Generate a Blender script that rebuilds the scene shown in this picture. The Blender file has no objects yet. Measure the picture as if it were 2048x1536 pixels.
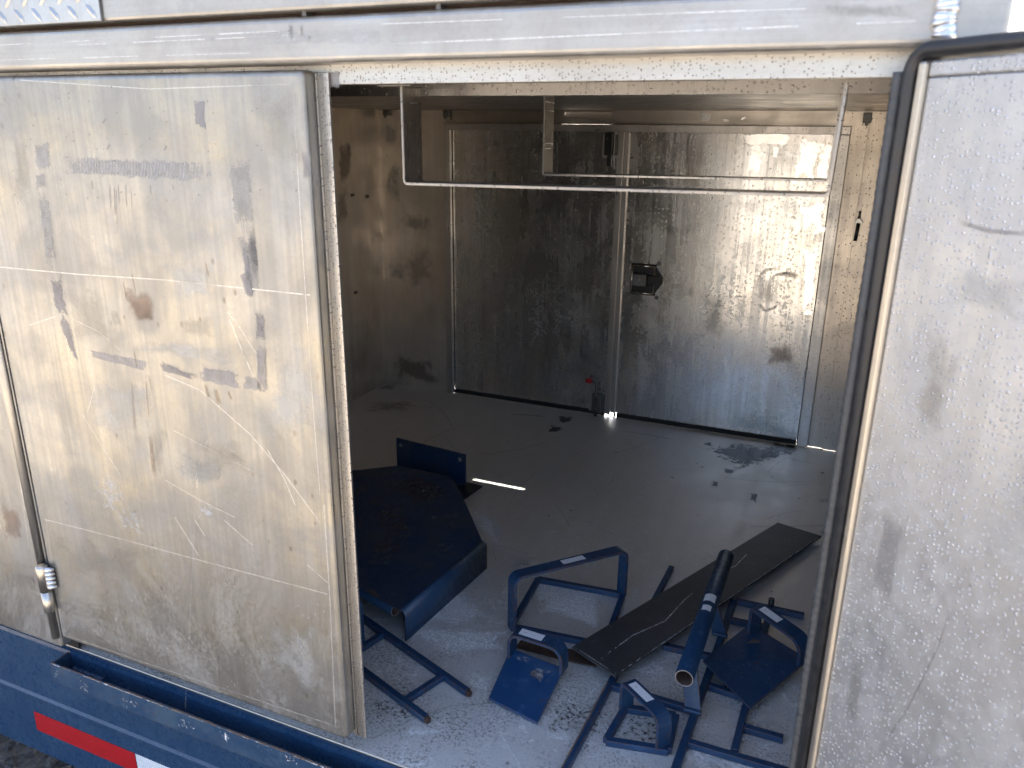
import bpy, bmesh, math, random
from mathutils import Vector, Matrix, noise as mnoise
random.seed(7)
S = bpy.context.scene
R_ = math.radians
# ---------------------------------------------------------------- camera
YAW, PITCH, ROLL, FPX = -0.40445066, 0.31479035, 0.01154099, 1566.899
CAM = Vector((0, -.9, 1.026))
_cy, _sy = math.cos(YAW), math.sin(YAW)
FW = Vector((_sy*math.cos(PITCH), _cy*math.cos(PITCH), -math.sin(PITCH)))
_r = Vector((_cy, -_sy, 0)); _u = _r.cross(FW)
RT = math.cos(ROLL)*_r + math.sin(ROLL)*_u
UP = -math.sin(ROLL)*_r + math.cos(ROLL)*_u
cd = bpy.data.cameras.new('camera'); cam = bpy.data.objects.new('camera', cd); S.collection.objects.link(cam)
m = Matrix((RT, UP, -FW)).transposed().to_4x4(); m.translation = CAM
cam.matrix_world = m
cd.sensor_width = 36; cd.lens = FPX/2048*36; cd.clip_start = .01; cd.clip_end = 500
cd.dof.use_dof = True; cd.dof.focus_distance = 1.75; cd.dof.aperture_fstop = 7.5
S.camera = cam
# ---------------------------------------------------------------- light
ELEV = 56.2
w = bpy.data.worlds.new('World'); S.world = w; w.use_nodes = True
wn = w.node_tree; bg = wn.nodes['Background']
sk = wn.nodes.new('ShaderNodeTexSky'); sk.sky_type = 'NISHITA'; sk.sun_disc = False
sk.sun_elevation = R_(ELEV); sk.sun_rotation = 0.0
sk.air_density = .8; sk.dust_density = 4.0; sk.ozone_density = 1.0
wn.links.new(sk.outputs[0], bg.inputs[0]); bg.inputs[1].default_value = .15
sl = bpy.data.lights.new('sun', 'SUN'); sl.energy = 5.0; sl.angle = R_(.5); sl.color = (1, .94, .84)
so = bpy.data.objects.new('sun', sl); S.collection.objects.link(so)
so.rotation_euler = Vector((0, -math.cos(R_(ELEV)), -math.sin(R_(ELEV)))).to_track_quat('-Z', 'Y').to_euler()
vs = S.view_settings; vs.view_transform = 'Standard'; vs.look = 'None'; vs.gamma = 1; vs.use_curve_mapping = False
vs.exposure = 2.3
S.cycles.max_bounces = 10; S.cycles.diffuse_bounces = 5; S.cycles.glossy_bounces = 6
S.cycles.transparent_max_bounces = 12; S.cycles.caustics_reflective = True
S.cycles.sample_clamp_indirect = 6

# a pixel of the photograph as a point on a real plane of the place
def ray(x, y): return RT*((x-1024)/FPX) + UP*(-(y-768)/FPX) + FW
def on(ax, val, x, y):
    d = ray(x, y); return CAM + d*((val-CAM[ax])/d[ax])
def PZ(x, y, z=0.0): return on(2, z, x, y)
def PY(x, y, v=0.0): return on(1, v, x, y)

# ---------------------------------------------------------------- node helpers
class NT:
    def __init__(s, name):
        s.m = bpy.data.materials.new(name); s.m.use_nodes = True
        s.t = s.m.node_tree; s.b = s.t.nodes['Principled BSDF']; s.out = s.t.nodes['Material Output']
        s._p = None
    def n(s, typ, **k):
        x = s.t.nodes.new(typ)
        for a, b in k.items(): setattr(x, a, b)
        return x
    def put(s, sock, v):
        if hasattr(v, 'is_output'): s.t.links.new(v, sock)
        elif isinstance(v, (tuple, list)) and len(v) == 3 and sock.type == 'RGBA': sock.default_value = (*v, 1)
        else: sock.default_value = v
    def pos(s):
        if not s._p: s._p = s.n('ShaderNodeNewGeometry').outputs['Position']
        return s._p
    def uv(s): return s.n('ShaderNodeTexCoord').outputs['UV']
    def sc(s, v, k, off=(0, 0, 0)):
        x = s.n('ShaderNodeMapping'); s.put(x.inputs['Vector'], v); x.inputs['Scale'].default_value = k
        x.inputs['Location'].default_value = off; return x.outputs[0]
    def noise(s, v, scale=1, det=3, rough=.5, dist=0, out=0):
        x = s.n('ShaderNodeTexNoise'); s.put(x.inputs['Vector'], v); x.inputs['Scale'].default_value = scale
        x.inputs['Detail'].default_value = det; x.inputs['Roughness'].default_value = rough
        x.inputs['Distortion'].default_value = dist; return x.outputs[out]
    def voro(s, v, scale, feat='F1', out='Distance', rand=1):
        x = s.n('ShaderNodeTexVoronoi', feature=feat); s.put(x.inputs['Vector'], v)
        x.inputs['Scale'].default_value = scale; x.inputs['Randomness'].default_value = rand
        return x.outputs[out]
    def mth(s, op, a, b=0.0, c=0.0):
        x = s.n('ShaderNodeMath', operation=op); s.put(x.inputs[0], a); s.put(x.inputs[1], b); s.put(x.inputs[2], c)
        return x.outputs[0]
    def ss(s, v, a, b, lo=0.0, hi=1.0):
        x = s.n('ShaderNodeMapRange', interpolation_type='SMOOTHSTEP'); s.put(x.inputs[0], v)
        x.inputs[1].default_value = a; x.inputs[2].default_value = b
        x.inputs[3].default_value = lo; x.inputs[4].default_value = hi; return x.outputs[0]
    def mixc(s, f, a, b, mode='MIX'):
        x = s.n('ShaderNodeMix', data_type='RGBA', blend_type=mode); s.put(x.inputs[0], f)
        s.put(x.inputs[6], a); s.put(x.inputs[7], b); return x.outputs[2]
    def mixf(s, f, a, b):
        x = s.n('ShaderNodeMix', data_type='FLOAT'); s.put(x.inputs[0], f); s.put(x.inputs[2], a); s.put(x.inputs[3], b)
        return x.outputs[0]
    def sep(s, v):
        x = s.n('ShaderNodeSeparateXYZ'); s.put(x.inputs[0], v); return x.outputs
    def bump(s, h, strength=.2, dist=.001, nrm=None):
        x = s.n('ShaderNodeBump'); s.put(x.inputs['Height'], h); x.inputs['Strength'].default_value = strength
        x.inputs['Distance'].default_value = dist
        if nrm is not None: s.put(x.inputs['Normal'], nrm)
        return x.outputs[0]
    def set(s, **k):
        names = dict(col='Base Color', metal='Metallic', rough='Roughness', nrm='Normal', alpha='Alpha', spec='Specular IOR Level', coat='Coat Weight', sheen='Sheen Weight')
        for a, b in k.items(): s.put(s.b.inputs[names[a]], b)
        return s.m

def alu(name, col=(.60, .585, .55), tint=(.56, .50, .40), rough=(.30, .46), streak=(90, 90, 2.2), sa=.10, blotch=.5, tone=.75,
        drops=0, dscale=60, dr=.16, oxide=None, brown=0, mottle=.12, metal=.93, pits=False, midamt=.5, dcol=(.24, .22, .20), damt=.75, oxcol=(.52, .515, .51), grit=False):
    """weathered aluminium sheet: brushed grain, oxide blotches, optional water drops and white oxide"""
    t = NT(name); p = t.pos()
    big = t.noise(p, 2.3, 4, .6, .8); mid = t.noise(p, 9, 5, .62, .5); fine = t.noise(p, 150, 3, .7)
    st = t.noise(t.sc(p, streak), 1, 4, .65)
    st2 = t.noise(t.sc(p, tuple(q*.22 for q in streak)), 1, 3, .6)
    c = t.mixc(t.ss(big, .38, .68, 0, blotch), col, tint)
    dark = tuple(q*tone for q in col)
    c = t.mixc(t.ss(mid, .36, .68, 0, midamt), c, dark)
    c = t.mixc(t.ss(st, .35, .7, 0, sa*4), c, tuple(q*.72 for q in col))
    c = t.mixc(t.ss(st2, .5, .72, 0, sa*3), c, tuple(min(1, q*1.25) for q in col))
    c = t.mixc(t.ss(fine, .45, .75, 0, mottle*2), c, tuple(q*.6 for q in col))
    if brown:
        br = t.noise(t.sc(p, (3, 3, 1.2), (3, 1, 7)), 1, 5, .65, 1.2)
        c = t.mixc(t.ss(br, .42, .7, 0, brown), c, (.30, .23, .16))
    r = t.mixf(t.ss(mid, .3, .7), rough[0], rough[1])
    r = t.mth('ADD', r, t.ss(st, .3, .7, -.04, .05))
    m_ = metal
    h = t.mth('ADD', t.mth('MULTIPLY', fine, .35), t.mth('MULTIPLY', st, .8))
    nrm = t.bump(h, .12, .0006)
    nrm = t.bump(t.noise(p, 3.0, 1, .4), .35, .006, nrm)
    if pits:
        v = t.voro(t.sc(p, (1, 1, .7)), 32); v2 = t.noise(p, 5, 2)
        pit = t.mth('MULTIPLY', t.ss(v, .14, .07), t.ss(v2, .5, .62))
        c = t.mixc(t.mth('MULTIPLY', pit, .6), c, (.16, .13, .10))
    if oxide is not None:
        ox = oxide(t, p)
        c = t.mixc(ox, c, oxcol); m_ = t.mixf(ox, metal, .12); r = t.mixf(ox, r, .62)
    if grit:
        g1 = t.noise(p, 170, 4, .8); g2 = t.noise(p, 6.5, 5, .72); yy = t.sep(p)[1]
        ga = t.mth('MULTIPLY', t.ss(g1, .50, .57), t.mth('MULTIPLY', t.ss(g2, .40, .60, .12, 1), t.ss(yy, .75, .1, 0, .92)))
        c = t.mixc(ga, c, (.15, .14, .135)); r = t.mixf(ga, r, .6); m_ = t.mixf(ga, m_, .1)
        va = None
        for k_, (sc1, of_, w0) in enumerate((((3, 3, 3), (0, 0, 0), .012), ((7, 4, 5), (5, 3, 1), .016), ((4, 9, 5), (2, 8, 4), .014), ((16, 16, 9), (1, 2, 3), .03))):
            n_ = t.noise(t.sc(p, sc1, of_), 1, 3, .6, 1.3); l_ = t.ss(t.mth('ABSOLUTE', t.mth('SUBTRACT', n_, .5)), w0, w0*.25)
            l_ = t.mth('MULTIPLY', l_, t.ss(t.noise(t.sc(p, (5+k_, 5, 5), (k_*3, 1, 2)), 1, 4, .7), .50, .62)); va = l_ if va is None else t.mth('MAXIMUM', va, l_)
        va = t.mth('MULTIPLY', va, t.ss(t.noise(p, 120, 3, .8), .40, .56)); va = t.mth('MULTIPLY', va, t.ss(yy, 1.5, .6, .2, .9))
        c = t.mixc(va, c, (.92, .92, .92)); r = t.mixf(va, r, .6); m_ = t.mixf(va, m_, .1)
    if drops:
        dp = t.sc(p, (1, 1, 1)); wob = t.noise(p, 40, 2, out=1)
        dpv = t.n('ShaderNodeVectorMath', operation='MULTIPLY_ADD'); t.put(dpv.inputs[0], wob); dpv.inputs[1].default_value = (.006, .006, .006); t.put(dpv.inputs[2], dp)
        vn = t.n('ShaderNodeTexVoronoi', voronoi_dimensions='2D'); sp = t.sep(dpv.outputs[0]); cx = t.n('ShaderNodeCombineXYZ')
        t.put(cx.inputs[0], sp[0]); t.put(cx.inputs[1], sp[2]); t.put(vn.inputs['Vector'], cx.outputs[0]); vn.inputs['Scale'].default_value = dscale
        rnd = t.sep(vn.outputs['Color'])[0]; d = vn.outputs['Distance']
        rad = t.mth('MULTIPLY', t.ss(rnd, .25, 1, 0.02, 1), dr*2)
        q = t.mth('DIVIDE', d, rad); dm = t.mth('MULTIPLY', t.ss(q, 1.0, .75), drops)
        dm = t.mth('MULTIPLY', dm, t.ss(t.noise(p, 6, 3), .34, .5, .25, 1))
        c = t.mixc(t.mth('MULTIPLY', dm, damt), c, dcol)  # glints and dark refraction of the drops painted into the colour
        r = t.mixf(dm, r, .06)
        dome = t.mth('SQRT', t.mth('MAXIMUM', t.mth('SUBTRACT', 1.0, t.mth('MULTIPLY', q, q)), 0.0))
        nrm = t.bump(t.mth('MULTIPLY', dome, drops), .9, .0012, nrm)
    return t.set(col=c, metal=m_, rough=r, nrm=nrm)

def floor_oxide(t, p):
    y = t.sep(p)
    near = t.ss(y[1], 1.0, .02, .0, 1)
    n1 = t.noise(p, 3.0, 6, .70, .5); n2 = t.noise(p, 190, 2, .6); n4 = t.noise(p, 420, 1, .5); n3 = t.noise(t.sc(p, (22, 5, 5)), 1, 5, .7, .5)
    base = t.mth('ADD', .30, t.mth('MULTIPLY', t.ss(t.mth('ADD', n1, t.mth('MULTIPLY', near, .35)), .40, .95), .26))
    sp = t.ss(t.mth('ADD', t.mth('MULTIPLY', t.mth('ADD', n2, n4), .5), t.mth('MULTIPLY', t.mth('ADD', t.mth('SUBTRACT', n1, .5), t.mth('MULTIPLY', t.mth('SUBTRACT', near, .8), .6)), .34)), .50, .58, 0, .8)
    a = t.mth('ADD', base, t.mth('MULTIPLY', sp, t.mth('ADD', t.mth('MULTIPLY', near, .75), .10)))
    a = t.mth('ADD', a, t.ss(n3, .56, .70, 0, .18))
    w1 = t.noise(p, 2.2, 3, .55, 1.6); vein = t.ss(t.mth('ABSOLUTE', t.mth('SUBTRACT', w1, .5)), .010, .001, 0, .5)
    w2 = t.noise(t.sc(p, (1.3, 2.4, 1), (9, 2, 0)), 3, 2, .5, .9); vein2 = t.ss(t.mth('ABSOLUTE', t.mth('SUBTRACT', w2, .5)), .007, .001, 0, .5)
    brk = t.ss(t.noise(p, 28, 3, .7), .46, .6)
    return t.mth('MINIMUM', t.mth('MAXIMUM', a, t.mth('MULTIPLY', t.mth('MAXIMUM', vein, vein2), brk)), .95)
def wall_oxide(t, p):
    n1 = t.noise(t.sc(p, (26, 26, 3.2)), 1, 5, .75, .4); n2 = t.noise(p, 120, 2); n3 = t.noise(p, 2.6, 3)
    v = t.mth('ADD', t.mth('ADD', t.mth('MULTIPLY', n1, .6), t.mth('MULTIPLY', n2, .55)), t.mth('MULTIPLY', n3, .35))
    return t.ss(v, .78, .98, 0, .40)
def door_oxide(t, p):
    n1 = t.noise(t.sc(p, (1, 1, .8), (4, 0, 2)), 4.5, 6, .74, 1.1); n2 = t.noise(p, 160, 2, .6)
    v = t.mth('ADD', n1, t.mth('MULTIPLY', t.mth('SUBTRACT', n2, .5), .45))
    return t.ss(v, .44, .74, .06, .50)
def inner_oxide(t, p):
    n1 = t.noise(t.sc(p, (1.4, 1.4, .7)), 5, 6, .75, 1.3); n2 = t.noise(p, 90, 2)
    v = t.mth('ADD', n1, t.mth('MULTIPLY', t.mth('SUBTRACT', n2, .5), .5))
    return t.ss(v, .34, .80, .15, .50)

M = {}
M['door'] = alu('weathered aluminium door', col=(.365, .355, .335), tint=(.425, .375, .285), rough=(.26, .42), streak=(130, 130, 2.2), blotch=1, sa=.15, tone=.70, midamt=.85, oxide=door_oxide, pits=True, oxcol=(.335, .33, .32))  # door and beam: warm tint is oxide staining plus painted reflections
M['beam'] = alu('dull aluminium beam', col=(.445, .425, .395), tint=(.44, .39, .325), rough=(.32, .48), streak=(2.2, 90, 90), sa=.12, blotch=.9, tone=.76, midamt=.8, oxide=door_oxide, oxcol=(.40, .395, .38))
M['strip'] = alu('wet aluminium strip', col=(.50, .48, .45), tint=(.46, .42, .36), rough=(.30, .40), streak=(2.2, 90, 90), sa=.08, drops=.7, dscale=250, dr=.14, damt=.28)
M['back'] = alu('brushed wet aluminium', col=(.66, .65, .63), tint=(.68, .61, .50), rough=(.20, .30), streak=(60, 60, 1.6), sa=.16, blotch=.9, tone=.70, midamt=.45, drops=.32, dscale=80, dr=.12, oxide=wall_oxide, damt=.8, oxcol=(.50, .49, .48))
M['frame'] = alu('aluminium frame', col=(.56, .54, .51), tint=(.50, .45, .39), rough=(.30, .42), streak=(60, 60, 2), sa=.12, blotch=.5, tone=.7, drops=.6, dscale=100, dr=.08, damt=.4)
M['wall'] = alu('stained aluminium wall', col=(.72, .66, .58), tint=(.62, .53, .43), rough=(.28, .42), streak=(70, 70, 2), sa=.10, blotch=.8, tone=.70, brown=.5, oxide=lambda t, p: t.ss(t.noise(p, 3.5, 5, .7), .40, .75, .12, .5), oxcol=(.46, .41, .35))
M['tan'] = alu('tan stained aluminium', col=(.54, .48, .41), tint=(.46, .40, .33), rough=(.28, .40), streak=(70, 70, 2), sa=.10, blotch=.6, tone=.8, drops=.7, dscale=90, dr=.08, damt=.5)
M['ceil'] = alu('ceiling sheet', col=(.50, .46, .41), tint=(.42, .37, .31), rough=(.28, .42), streak=(2, 60, 60), sa=.15, blotch=.7, tone=.6)
M['floor'] = alu('scuffed aluminium floor', col=(.88, .865, .84), tint=(.84, .81, .76), rough=(.30, .40), streak=(24, 2, 2), sa=.04, blotch=.5, tone=.86, oxide=floor_oxide, mottle=.10, midamt=.3, oxcol=(.64, .63, .61), grit=True)
M['inner'] = alu('wet aluminium inner sheet', col=(.46, .462, .47), tint=(.46, .46, .455), rough=(.26, .44), streak=(40, 40, 6), sa=.12, blotch=.6, tone=.78, drops=.7, dscale=290, dr=.17, oxide=inner_oxide, dcol=(.95, .96, 1), damt=.7, midamt=.4, oxcol=(.50, .50, .505))
M['trim'] = alu('aluminium edge', col=(.52, .48, .42), tint=(.48, .42, .35), rough=(.3, .42), streak=(60, 60, 2), sa=.16)
M['lip'] = alu('wet aluminium lip', col=(.47, .45, .42), tint=(.44, .40, .35), rough=(.28, .42), streak=(160, 160, 1.2), sa=.2, drops=.8, dscale=260, dr=.14, damt=.4)
M['tread'] = alu('tread plate', col=(.50, .49, .47), tint=(.46, .45, .42), rough=(.36, .48), sa=.06)
M['weld'] = alu('weld metal', col=(.74, .74, .75), tint=(.7, .7, .7), rough=(.3, .4), sa=.0)

def paint(name, base=(.009, .040, .100), light=(.032, .078, .150), rust=.7, rough=.36, dust=.35, edge=True, spec=.5, chips=.6):
    t = NT(name); p = t.pos()
    n1 = t.noise(p, 11, 5, .65, .5); n2 = t.noise(p, 90, 4, .7); n3 = t.noise(p, 420, 2, .6)
    c = t.mixc(t.ss(n1, .40, .72, 0, dust), base, light)
    c = t.mixc(t.ss(n3, .5, .8, 0, .25), c, tuple(q*.5 for q in base))
    # chips down to metal / primer
    ch = t.mth('MULTIPLY', t.ss(t.noise(p, 260, 3, .7), .64, .68), t.ss(t.noise(p, 14, 2), .52, .6))
    c = t.mixc(t.mth('MULTIPLY', ch, chips), c, (.42, .42, .40))
    wear = t.mth('MULTIPLY', t.ss(t.noise(t.sc(p, (40, 40, 40)), 1, 6, .8), .56, .70), .45); c = t.mixc(wear, c, tuple(q*1.6+.012 for q in light))
    rr = t.mixf(t.ss(n2, .3, .7), rough-.05, rough+.18)
    rm = t.mth('MULTIPLY', t.ss(t.noise(p, 26, 5, .75, .6), .60, .70), rust)
    if edge:
        bv = t.n('ShaderNodeBevel', samples=4); bv.inputs['Radius'].default_value = .003
        g = t.n('ShaderNodeNewGeometry'); dt = t.n('ShaderNodeVectorMath', operation='DOT_PRODUCT')
        t.put(dt.inputs[0], bv.outputs[0]); t.put(dt.inputs[1], g.outputs['Normal'])
        e = t.ss(dt.outputs['Value'], .99, .93)
        e = t.mth('MULTIPLY', e, t.ss(t.noise(p, 60, 4, .75), .40, .52))
        rm = t.mth('MAXIMUM', rm, t.mth('MULTIPLY', e, min(1, rust*1.6)))
    rc = t.mixc(t.noise(p, 130, 3), (.055, .026, .014), (.16, .075, .035))
    c = t.mixc(rm, c, rc); rr = t.mixf(rm, rr, .85)
    nrm = t.bump(t.mth('ADD', n2, t.mth('MULTIPLY', rm, 1.0)), .18, .0008)
    nrm = t.bump(n1, .25, .003, nrm)
    return t.set(col=c, rough=rr, nrm=nrm, spec=spec)
M['blue'] = paint('chipped blue paint')
M['blue_rail'] = paint('blue chassis paint', base=(.013, .045, .100), light=(.032, .070, .125), rust=.08, rough=.26, dust=.6, edge=False, chips=.5)
M['blue_gut'] = paint('worn blue paint', base=(.016, .048, .10), light=(.048, .085, .125), rust=.55, rough=.32, dust=.8, edge=True, chips=.8)
M['blue_dark'] = paint('grimy dark blue paint', base=(.007, .030, .085), light=(.038, .050, .072), rust=.22, rough=.36, dust=1, chips=.6)
M['blue_plate'] = paint('worn bright blue paint', base=(.012, .055, .150), light=(.035, .09, .19), rust=.6, rough=.33, dust=.6, chips=.7)  # same blue paint with the skylight on the plate put into its colour
M['rusty'] = paint('rusted steel', base=(.05, .028, .018), light=(.10, .06, .04), rust=.9, rough=.7, edge=False)

def plain(name, col, rough=.5, metal=0, bumps=0, scale=80, var=.25, spec=.5):
    t = NT(name); p = t.pos(); n = t.noise(p, scale, 4, .65)
    c = t.mixc(t.ss(n, .3, .7), tuple(q*(1-var) for q in col), tuple(q*(1+var) for q in col))
    return t.set(col=c, rough=t.mth('ADD', t.ss(n, .3, .7, -.06, .08), rough), metal=metal, nrm=t.bump(n, bumps, .001), spec=spec)
M['rubber'] = plain('black rubber', (.018, .019, .022), .42, bumps=.2)
M['rubber_rib'] = plain('ribbed grey rubber', (.050, .052, .056), .5, bumps=.2)
M['black'] = plain('black plastic', (.012, .012, .014), .35)
M['hanger'] = alu('flat bar aluminium', col=(.34, .32, .30), tint=(.30, .27, .24), rough=(.26, .38), streak=(60, 60, 2), sa=.12, blotch=.5, tone=.7, drops=.8, dscale=140, dr=.12, damt=.3)
M['steel'] = plain('zinc plated steel', (.42, .41, .38), .30, 1, .1)
M['dull'] = plain('dull dark steel', (.14, .14, .135), .45, .7, .2)
M['chrome'] = plain('polished steel', (.62, .58, .48), .14, 1)
M['redcap'] = plain('red vinyl', (.42, .012, .010), .35)
M['gap'] = plain('shadowed gap rubber', (.006, .006, .007), .7)  # near-black rubber; also stands in for the shade inside door gaps
M['hole'] = plain('bare metal hole', (.30, .29, .27), .5, .6)

def plank():
    t = NT('dark scratched plate'); p = t.pos()
    n = t.noise(p, 7, 5, .65, .5); f = t.noise(p, 160, 3, .6); s = t.noise(t.sc(p, (60, 6, 6)), 1, 4, .7)
    c = t.mixc(t.ss(n, .35, .7), (.036, .036, .038), (.062, .060, .061)); c = t.mixc(t.ss(s, .55, .75, 0, .35), c, (.06, .06, .065))
    w1 = t.noise(p, 5, 2, .5, 1.2); v = t.ss(t.mth('ABSOLUTE', t.mth('SUBTRACT', w1, .5)), .005, .001, 0, .5)
    c = t.mixc(t.mth('MULTIPLY', v, t.ss(t.noise(p, 40, 2), .48, .56)), c, (.13, .13, .14))
    return t.set(col=c, rough=t.ss(f, .3, .7, .34, .5), nrm=t.bump(f, .12, .0008), spec=.5)
M['plank'] = plank()

def tape(name, col, col2):
    t = NT(name); p = t.pos(); v = t.voro(t.sc(p, (1, 1, 1)), 190, 'DISTANCE_TO_EDGE', 'Distance', .15); n = t.noise(t.sc(p, (30, 30, 130)), 1, 4, .6)
    c = t.mixc(t.ss(v, .02, .16), tuple(q*.62 for q in col2), col); c = t.mixc(t.ss(n, .45, .7, 0, .4), c, tuple(q*.55 for q in col))
    return t.set(col=c, rough=.28, coat=.3)
M['tape_red'] = tape('red reflective tape', (.52, .010, .014), (.40, .006, .01))
M['tape_white'] = tape('white reflective tape', (.80, .84, .86), (.70, .76, .79))

def label():
    t = NT('printed white label'); u = t.uv(); q = t.sep(u)
    row = t.ss(t.mth('ABSOLUTE', t.mth('SUBTRACT', t.mth('FRACT', t.mth('MULTIPLY', q[1], 3.0)), .5)), .30, .22)
    ch = t.ss(t.noise(t.sc(u, (46, 3, 1)), 1, 1), .56, .62)
    inn = t.mth('MULTIPLY', t.ss(t.mth('ABSOLUTE', t.mth('SUBTRACT', q[0], .5)), .44, .42), t.ss(t.mth('ABSOLUTE', t.mth('SUBTRACT', q[1], .5)), .42, .38))
    c = t.mixc(t.mth('MULTIPLY', t.mth('MULTIPLY', row, ch), t.mth('MULTIPLY', inn, .45)), (.86, .86, .88), (.10, .10, .12))
    c = t.mixc(t.ss(t.noise(t.pos(), 260, 3), .6, .8, 0, .2), c, (.45, .44, .42))
    return t.set(col=c, rough=.45)
M['label'] = label()

def decal(name, col, metal=.5, rough=.5, amt=1.0, edge=.35, ns=45, brk=.0, ribs=None, lo=.1, soft=.14):
    """thin layer of residue / dirt / scuff with a ragged edge; alpha from its own UV square"""
    t = NT(name); u = t.uv(); q = t.sep(u); p = t.pos()
    a = t.mth('SUBTRACT', .5, t.mth('ABSOLUTE', t.mth('SUBTRACT', q[0], .5)))
    b = t.mth('SUBTRACT', .5, t.mth('ABSOLUTE', t.mth('SUBTRACT', q[1], .5)))
    d = t.mth('MULTIPLY', t.mth('MINIMUM', a, b), 2.0)
    n = t.noise(p, ns, 5, .7, .3)
    v = t.mth('ADD', d, t.mth('MULTIPLY', t.mth('SUBTRACT', n, .55), edge*3))
    al = t.ss(v, lo, lo+soft, 0, amt)
    if brk: al = t.mth('MULTIPLY', al, t.ss(t.noise(p, ns*4, 3, .7), brk-.06, brk+.10))
    if ribs:
        wv = t.mth('SINE', t.mth('MULTIPLY', q[ribs[0]], ribs[1])); al = t.mth('MULTIPLY', al, t.ss(wv, -.4, .8, .45, 1))
    c = t.mixc(t.ss(n, .35, .65), tuple(x*.8 for x in col), tuple(min(1, x*1.15) for x in col))
    return t.set(col=c, metal=metal, rough=rough, alpha=al)
M['residue'] = decal('pale tape residue', (.34, .335, .34), .5, .48, .75, .45, 70, ribs=(0, 330.0), lo=.06, soft=.3)
M['residue_v'] = decal('pale tape residue upright', (.32, .315, .315), .5, .48, .70, .45, 70, ribs=(1, 250.0), lo=.06, soft=.3)
M['grime'] = decal('dark tape residue', (.25, .24, .25), .6, .50, .60, .6, 45, lo=.04, soft=.35)  # dark residue; also the painted contact shade on the header strip
M['grime_rib'] = decal('ribbed dark residue', (.32, .31, .33), .6, .50, .70, .35, 70, ribs=(0, 150.0), lo=.03, soft=.2)
M['brown'] = decal('brown stain', (.30, .23, .19), .75, .40, .50, .60, 16, lo=.10, soft=.45)
M['olive'] = decal('dull stain', (.36, .34, .30), .8, .44, .35, .7, 20, lo=.05, soft=.7)
M['pale'] = decal('pale oxide patch', (.52, .525, .515), .5, .52, .38, .75, 12, lo=.05, soft=.65)
M['dust'] = decal('pale dust film', (.10, .105, .12), 0, .7, .5, .8, 24, brk=.46, lo=.15, soft=.5)
M['spots'] = decal('speckled pale oxide', (.66, .66, .66), .3, .6, .50, .45, 26, brk=.52, lo=.12, soft=.6)
M['spotsd'] = decal('speckled dark grime', (.07, .065, .06), .0, .6, .8, .5, 30, brk=.54, lo=.12)
M['drip'] = decal('dirt drip', (.28, .27, .26), .4, .55, .42, .35, 60, lo=.0, soft=.5)
M['rustdrip'] = decal('rust drip', (.42, .29, .18), .4, .6, .40, .4, 60, lo=.0, soft=.5)
M['scratch'] = decal('bright scratch', (.80, .77, .72), .7, .4, .62, .30, 120, lo=-.25)
M['scuff'] = decal('white scuff', (.95, .95, .95), .1, .6, .9, .8, 90, brk=.44, lo=.0)
M['smear'] = decal('wiped bare metal', (.95, .91, .84), 1, .22, .85, .75, 22, lo=.12, soft=.12)
M['stain'] = decal('dark wet stain', (.035, .032, .026), .2, .22, .80, .8, 38, lo=.16, soft=.15)

def gravelmat(name, a, b, ns):
    t = NT(name); p = t.pos(); v = t.voro(p, ns, out='Color'); n = t.noise(p, ns*2, 4, .7); q = t.sep(v)
    c = t.mixc(q[0], a, b); c = t.mixc(t.ss(n, .5, .75, 0, .5), c, tuple(x*1.5 for x in b))
    d = t.voro(p, ns)
    return t.set(col=c, rough=.85, nrm=t.bump(t.mth('ADD', d, t.mth('MULTIPLY', n, .4)), .8, .01))
M['ground'] = gravelmat('gravel ground', (.235, .205, .17), (.40, .36, .30), 55)
M['stone'] = gravelmat('crushed stone', (.035, .032, .030), (.12, .11, .10), 45)

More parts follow.
